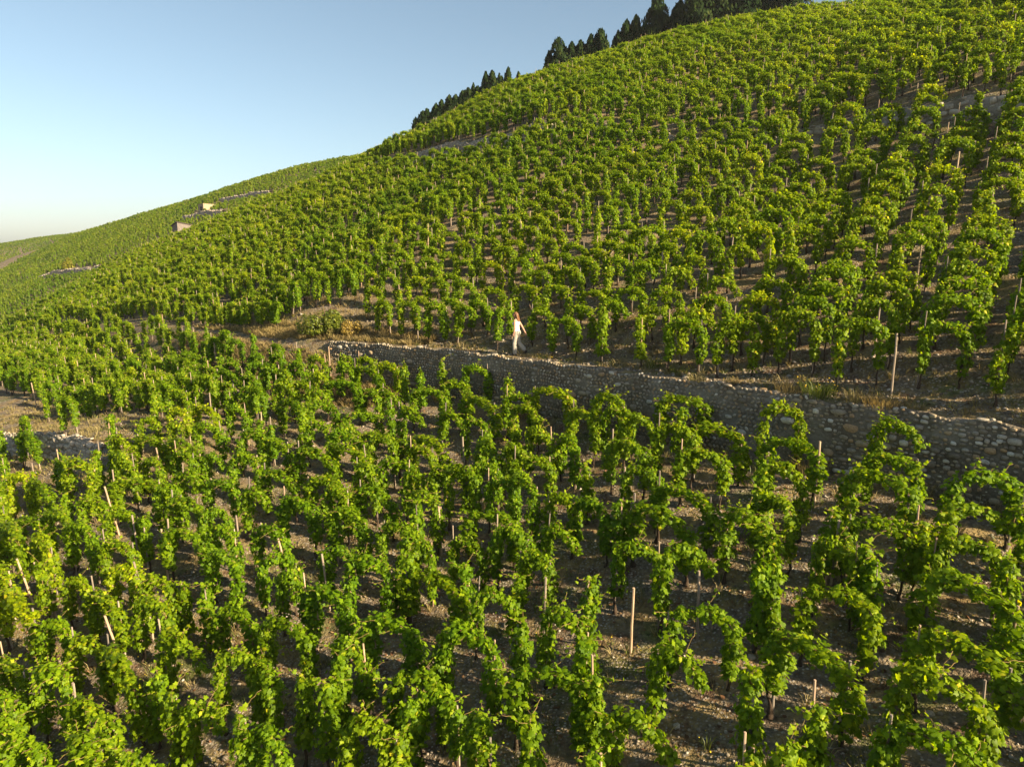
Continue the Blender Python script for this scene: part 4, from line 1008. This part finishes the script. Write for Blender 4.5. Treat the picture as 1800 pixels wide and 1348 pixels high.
def woman(x, y, z, rz):
    root = empty("person", (x, y, z), rz)
    # forward +X, left +Y
    Lh, Rh = (.0, .085, .90), (-.01, -.085, .90); Lk, La = (.06, .09, .50), (.035, .085, .085); Rk, Ra = (-.04, -.09, .50), (-.28, -.095, .23)
    Ls, Le, Lw = (.02, .165, 1.355), (.0, .215, 1.08), (.045, .205, .86); Rs, Re, Rw = (.01, -.165, 1.35), (-.13, -.215, 1.12), (-.25, -.215, .91)
    b = MB()
    ball(b, (0, 0, .93), (.115, .155, .12)); ball(b, (.01, 0, 1.08), (.095, .125, .13)); ball(b, (.015, 0, 1.24), (.105, .145, .15)); ball(b, (.085, .062, 1.235), (.055, .058, .055)); ball(b, (.085, -.062, 1.235), (.055, .058, .055))
    capsule(b, (.0, .12, 1.365), (.0, -.12, 1.365), .055, .055); capsule(b, (.01, 0, 1.36), (.045, 0, 1.47), .052, .046)
    # head
    ball(b, (.07, 0, 1.565), (.092, .075, .105), (0, .12, 0)); ball(b, (.10, 0, 1.515), (.058, .052, .06)); capsule(b, (.158, 0, 1.565), (.176, 0, 1.535), .008, .013, 8)
    for sgn in (1, -1): ball(b, (.065, sgn*.077, 1.55), (.022, .01, .03)); ball(b, (.148, sgn*.026, 1.577), (.012, .016, .012))
    ball(b, (.152, 0, 1.505), (.012, .024, .009))
    for S, E, W in ((Ls, Le, Lw), (Rs, Re, Rw)):
        capsule(b, S, E, .046, .036); capsule(b, E, W, .037, .025)
        E_, W_ = np.array(E), np.array(W); d = unit(W_-E_); fw = unit(np.array([1., 0, 0])-d*d[0]); sd = np.cross(d, fw)
        palm = W_+d*.05; capsule(b, W_, palm, .024, .028); capsule(b, palm+fw*.018, palm-fw*.02+d*.025, .019, .018)
        for k, (off, ln) in enumerate(((.030, .064), (.010, .074), (-.010, .068), (-.028, .052))):
            p0 = palm+fw*off+d*.025; p1 = p0+d*ln*.5+sd*(.004*(1 if S[1] > 0 else -1)); p2 = p1+d*ln*.42-sd*.012*(1 if S[1] < 0 else -1)
            capsule(b, p0, p1, .0095, .009, 8); capsule(b, p1, p2, .009, .0075, 8)
        t0 = W_+d*.025+fw*.022; t1 = t0+fw*.028+d*.03; capsule(b, t0, t1, .012, .010, 8); capsule(b, t1, t1+d*.032+fw*.004, .010, .008, 8)
    for H, K, A in ((Lh, Lk, La), (Rh, Rk, Ra)):
        capsule(b, H, K, .082, .056); capsule(b, K, A, .056, .036)
    capsule(b, La, (.06, .085, .035), .036, .034); capsule(b, (-.01, .085, .035), (.15, .09, .03), .034, .028)
    capsule(b, Ra, (-.31, -.095, .17), .036, .034); capsule(b, (-.35, -.095, .18), (-.23, -.095, .06), .034, .028)
    fused("body", b, .0075, M.skin, root)
    t = MB(); ball(t, (0, 0, .96), (.122, .162, .10)); ball(t, (.01, 0, 1.08), (.106, .138, .15)); ball(t, (.015, 0, 1.24), (.116, .155, .155)); capsule(t, (.0, .09, 1.35), (.0, -.09, 1.35), .058, .058); ball(t, (.09, .062, 1.232), (.06, .063, .06)); ball(t, (.09, -.062, 1.232), (.06, .063, .06))
    for sgn in (1, -1): capsule(t, (.085, sgn*.075, 1.28), (.02, sgn*.085, 1.415), .018, .016, 8); capsule(t, (.02, sgn*.085, 1.415), (-.085, sgn*.065, 1.28), .016, .018, 8)
    fused("top", t, .009, M.white, root)
    p = MB(); ball(p, (-.012, 0, .90), (.128, .168, .12)); ball(p, (-.06, .06, .88), (.085, .09, .10)); ball(p, (-.06, -.06, .88), (.085, .09, .10))
    for H, K, A in ((Lh, Lk, La), (Rh, Rk, Ra)):
        K_, A_ = np.array(K), np.array(A); e = K_+(A_-K_)*.93; capsule(p, H, K, .095, .082); capsule(p, K, e, .082, .088)
        for q in range(5): capsule(p, K_+np.array([.03*math.cos(q*1.3), .04*math.sin(q*1.3), 0]), e+np.array([.045*math.cos(q*1.3), .045*math.sin(q*1.3), -.005]), .05, .045, 8)
    fused("trousers", p, .0095, M.beige, root, 5)
    hmb = MB(); ball(hmb, (.045, 0, 1.59), (.098, .085, .10)); ball(hmb, (.0, 0, 1.55), (.075, .082, .11))
    for q in range(9):
        yy = (q-4)*.019; capsule(hmb, (-.02, yy, 1.56), (-.085-.01*math.cos(q), yy*1.15, 1.33-.02*math.sin(q*2.1)), .034, .014, 8)
    fused("hair", hmb, .008, M.hair, root, 3)
    for A, T in (((.0, .085, .04), (.155, .09, .03)), ((-.355, -.095, .175), (-.235, -.095, .06))):
        s = MB(); A_, T_2 = np.array(A), np.array(T); capsule(s, A_, T_2, .044, .036); dn = np.array([0, 0, -.012]) if A[2] < .1 else np.array([-.012, 0, -.012]); capsule(s, A_+dn, T_2+dn, .04, .036); fused("shoe", s, .008, M.shoe, root, 3)
    for sgn in (1, -1):
        e = MB(); ball(e, (.152, sgn*.028, 1.575), (.008, .009, .008)); obj("eye", e.mesh("eye", True), M.eye, root)
    tag(root, "woman in white sleeveless top and beige trousers walking left along the wall", "person"); return root
wx, wy = xy(18.55, 18.45); woman(wx, wy, float(height(wx, wy))+.0, math.radians(158))

# ================================================================ ground cover
def ground_points(n, r, s0, s1, t0, t1, dens=None):
    s = r.uniform(s0, s1, n); t = r.uniform(t0, t1, n); x, y = xy(s, t); ok = np.abs(s-wall_s(t)) > .2
    if dens is not None: ok &= r.rand(n) < dens(x, y, s, t)
    x, y = x[ok], y[ok]; z = height(x, y); v, a, b, d = visible(x, y, z, 420); return x[v], y[v], z[v], d[v]
def clump(x, y, f=.55, ph=0.0): return .5+.5*np.sin(x*f*2.1+ph+np.sin(y*f*1.7))*np.sin(y*f*2.3+ph*1.7+np.sin(x*f*1.3))
rg = np.random.RandomState(41)
def pebbles(n, smin, smax, reg, dens, seed):
    r = np.random.RandomState(seed); x, y, z, d = ground_points(n, r, *reg, dens); k = len(x)
    a = r.uniform(0, 6.28, k); ax = np.zeros((k, 3, 3)); ax[:, 0] = np.stack([np.cos(a), np.sin(a), r.normal(0, .2, k)], -1); ax[:, 2] = np.stack([r.normal(0, .2, k), r.normal(0, .2, k), np.ones(k)], -1)
    ax[:, 0] = unit(ax[:, 0]); ax[:, 1] = unit(np.cross(ax[:, 2], ax[:, 0])); ax[:, 2] = np.cross(ax[:, 0], ax[:, 1])
    q = smin*(smax/smin)**(r.rand(k)**2.2); hf = np.stack([q*r.uniform(.9, 1.4, k), q, q*r.uniform(.5, .8, k)], -1)
    return np.stack([x, y, z+q*.15], -1), ax, hf, r.rand(k)
near_d = lambda x, y, s, t: np.clip(14/np.hypot(x, y), .1, 1)**1.6*(.3+.7*clump(x, y, .5))
A = pebbles(70000, .012, .04, (1, 26, -8, 34), near_d, 1)
B = pebbles(700, .05, .10, (1, 24, -4, 34), lambda x, y, s, t: (.25+.75*clump(x, y, .4, 1.0)), 2)
Cc = pebbles(5000, .018, .06, (18.25, 20.6, 0, 29), lambda x, y, s, t: .75+0*x, 3)
Dd = pebbles(170, .05, .13, (17.75, 18.9, -1, 30), lambda x, y, s, t: np.where((s-wall_s(t) > .05) & (s-wall_s(t) < .55), .9, 0)*(.2+.8*clump(x, y, .9)), 4)
al = [np.concatenate(q) for q in zip(A, B, Cc, Dd)]
tag(obj("gravel", join_ellipsoids("gravel", *al, seed=9), M.pebble), "pale pebbles and stones strewn over the soil between the vines", "gravel", kind="stuff")
def litter(n, seed):
    r = np.random.RandomState(seed); x, y, z, d = ground_points(n, r, 2, 24, -4, 32, lambda x, y, s, t: np.clip(15/np.hypot(x, y), .1, 1)**1.5*clump(x, y, .8, 2.0)); k = len(x)
    return leaves_mesh("fallen_leaves", np.stack([x, y, z+.02], -1), np.array([0, 0, 1.])+r.normal(0, .4, (k, 3)), r.normal(0, 1, (k, 3)), r.uniform(.05, .10, k), r.rand(k)*.95, LV_S, LF_S)
tag(obj("fallen_leaves", litter(16000, 5), M.litter), "brown fallen vine leaves on the ground between the vines", "leaves", kind="stuff")
def grass(name, n, reg, dens, hgt, nb, width, mat, label, seed, spread=.1, flowers=0.0):
    r = np.random.RandomState(seed); x, y, z, d = ground_points(n, r, *reg, dens); Vs = []; fl = []
    for i in range(len(x)):
        V, _ = blades(r, nb, spread*r.uniform(.5, 1.6), hgt*r.uniform(.5, 1.3), width, .9); V = V+np.array([x[i], y[i], z[i]])
        Vs.append(V)
        if flowers and r.rand() < flowers: fl.append(V[r.choice(nb, 4), 4])
    k = sum(len(v) for v in Vs); o = obj(name, blades_mesh(name, Vs, np.clip(r.beta(2, 2, k), 0, .97)), mat); tag(o, label, "grass", kind="stuff")
    return np.concatenate(fl) if fl else None
bank = lambda x, y, s, t: np.where((t > 29) & (s-low_s(t) > -3.2) & (s-low_s(t) < 3.2), 1.0, np.where(((t > 27) & (np.abs(s-wall_s(t)+1.0) < 1.7)) | ((s-wall_s(t) > .2) & (s-wall_s(t) < 2.2)), .7, .10+.25*clump(x, y, .35, .7)))
grass("dry_grass", 9000, (2, 24, -4, 48), bank, .28, 16, .010, M.drygrass, "dry straw coloured grass on banks and between the vines", 71)
fl = grass("green_weeds", 7000, (3, 22, -3, 44), lambda x, y, s, t: np.clip(18/np.hypot(x, y), .1, 1)*np.clip(clump(x, y, .45, 3.1)*1.6-.5, .03, 1), .26, 12, .008, M.weed, "sparse green weeds growing between the vine rows", 72, .12, .55)
if fl is not None:
    r = np.random.RandomState(8); k = len(fl)
    tag(obj("yellow_flowers", leaves_mesh("yellow_flowers", fl+r.normal(0, .02, fl.shape), np.array([0, 0, 1.])+r.normal(0, .4, (k, 3)), r.normal(0, 1, (k, 3)), r.uniform(.018, .032, k), r.rand(k), LV_S, LF_S), M.petal), "small yellow flowers dotted among the weeds", "flowers", kind="stuff")
grass("bank_grass", 8000, (14, 20, 24, 46), lambda x, y, s, t: np.where(s-wall_s(t) < 1.6, .8, .05)*(s-wall_s(t) > -2.6), .36, 14, .011, M.drygrass, "tall dry grass on the bank left of the cobble wall", 73)

# ================================================================ thin evening haze
hz, nt, out = new_mat("haze_air")
pv = N(nt, "ShaderNodeVolumePrincipled"); pv.inputs["Color"].default_value = (.93, .96, 1.0, 1); pv.inputs["Density"].default_value = 0.00016; pv.inputs["Anisotropy"].default_value = .3
L(nt, pv.outputs[0], out.inputs["Volume"])
mb = MB(); mb.box((0, 100, -6.5), (1900, 1900, 117)); tag(obj("haze", mb.mesh("haze"), hz), "thin pale haze in the evening air", kind="stuff")

grass("wall_head_grass", 2600, (17.4, 19.4, -2, 30), lambda x, y, s, t: np.where((s-wall_s(t) > .1) & (s-wall_s(t) < .75), 1.0, 0)*np.clip(clump(x, y, .75, 1.9)*1.5-.35, .02, 1), .20, 11, .007, M.drygrass, "dry grass fringe along the head of the cobble wall", 75, .09)
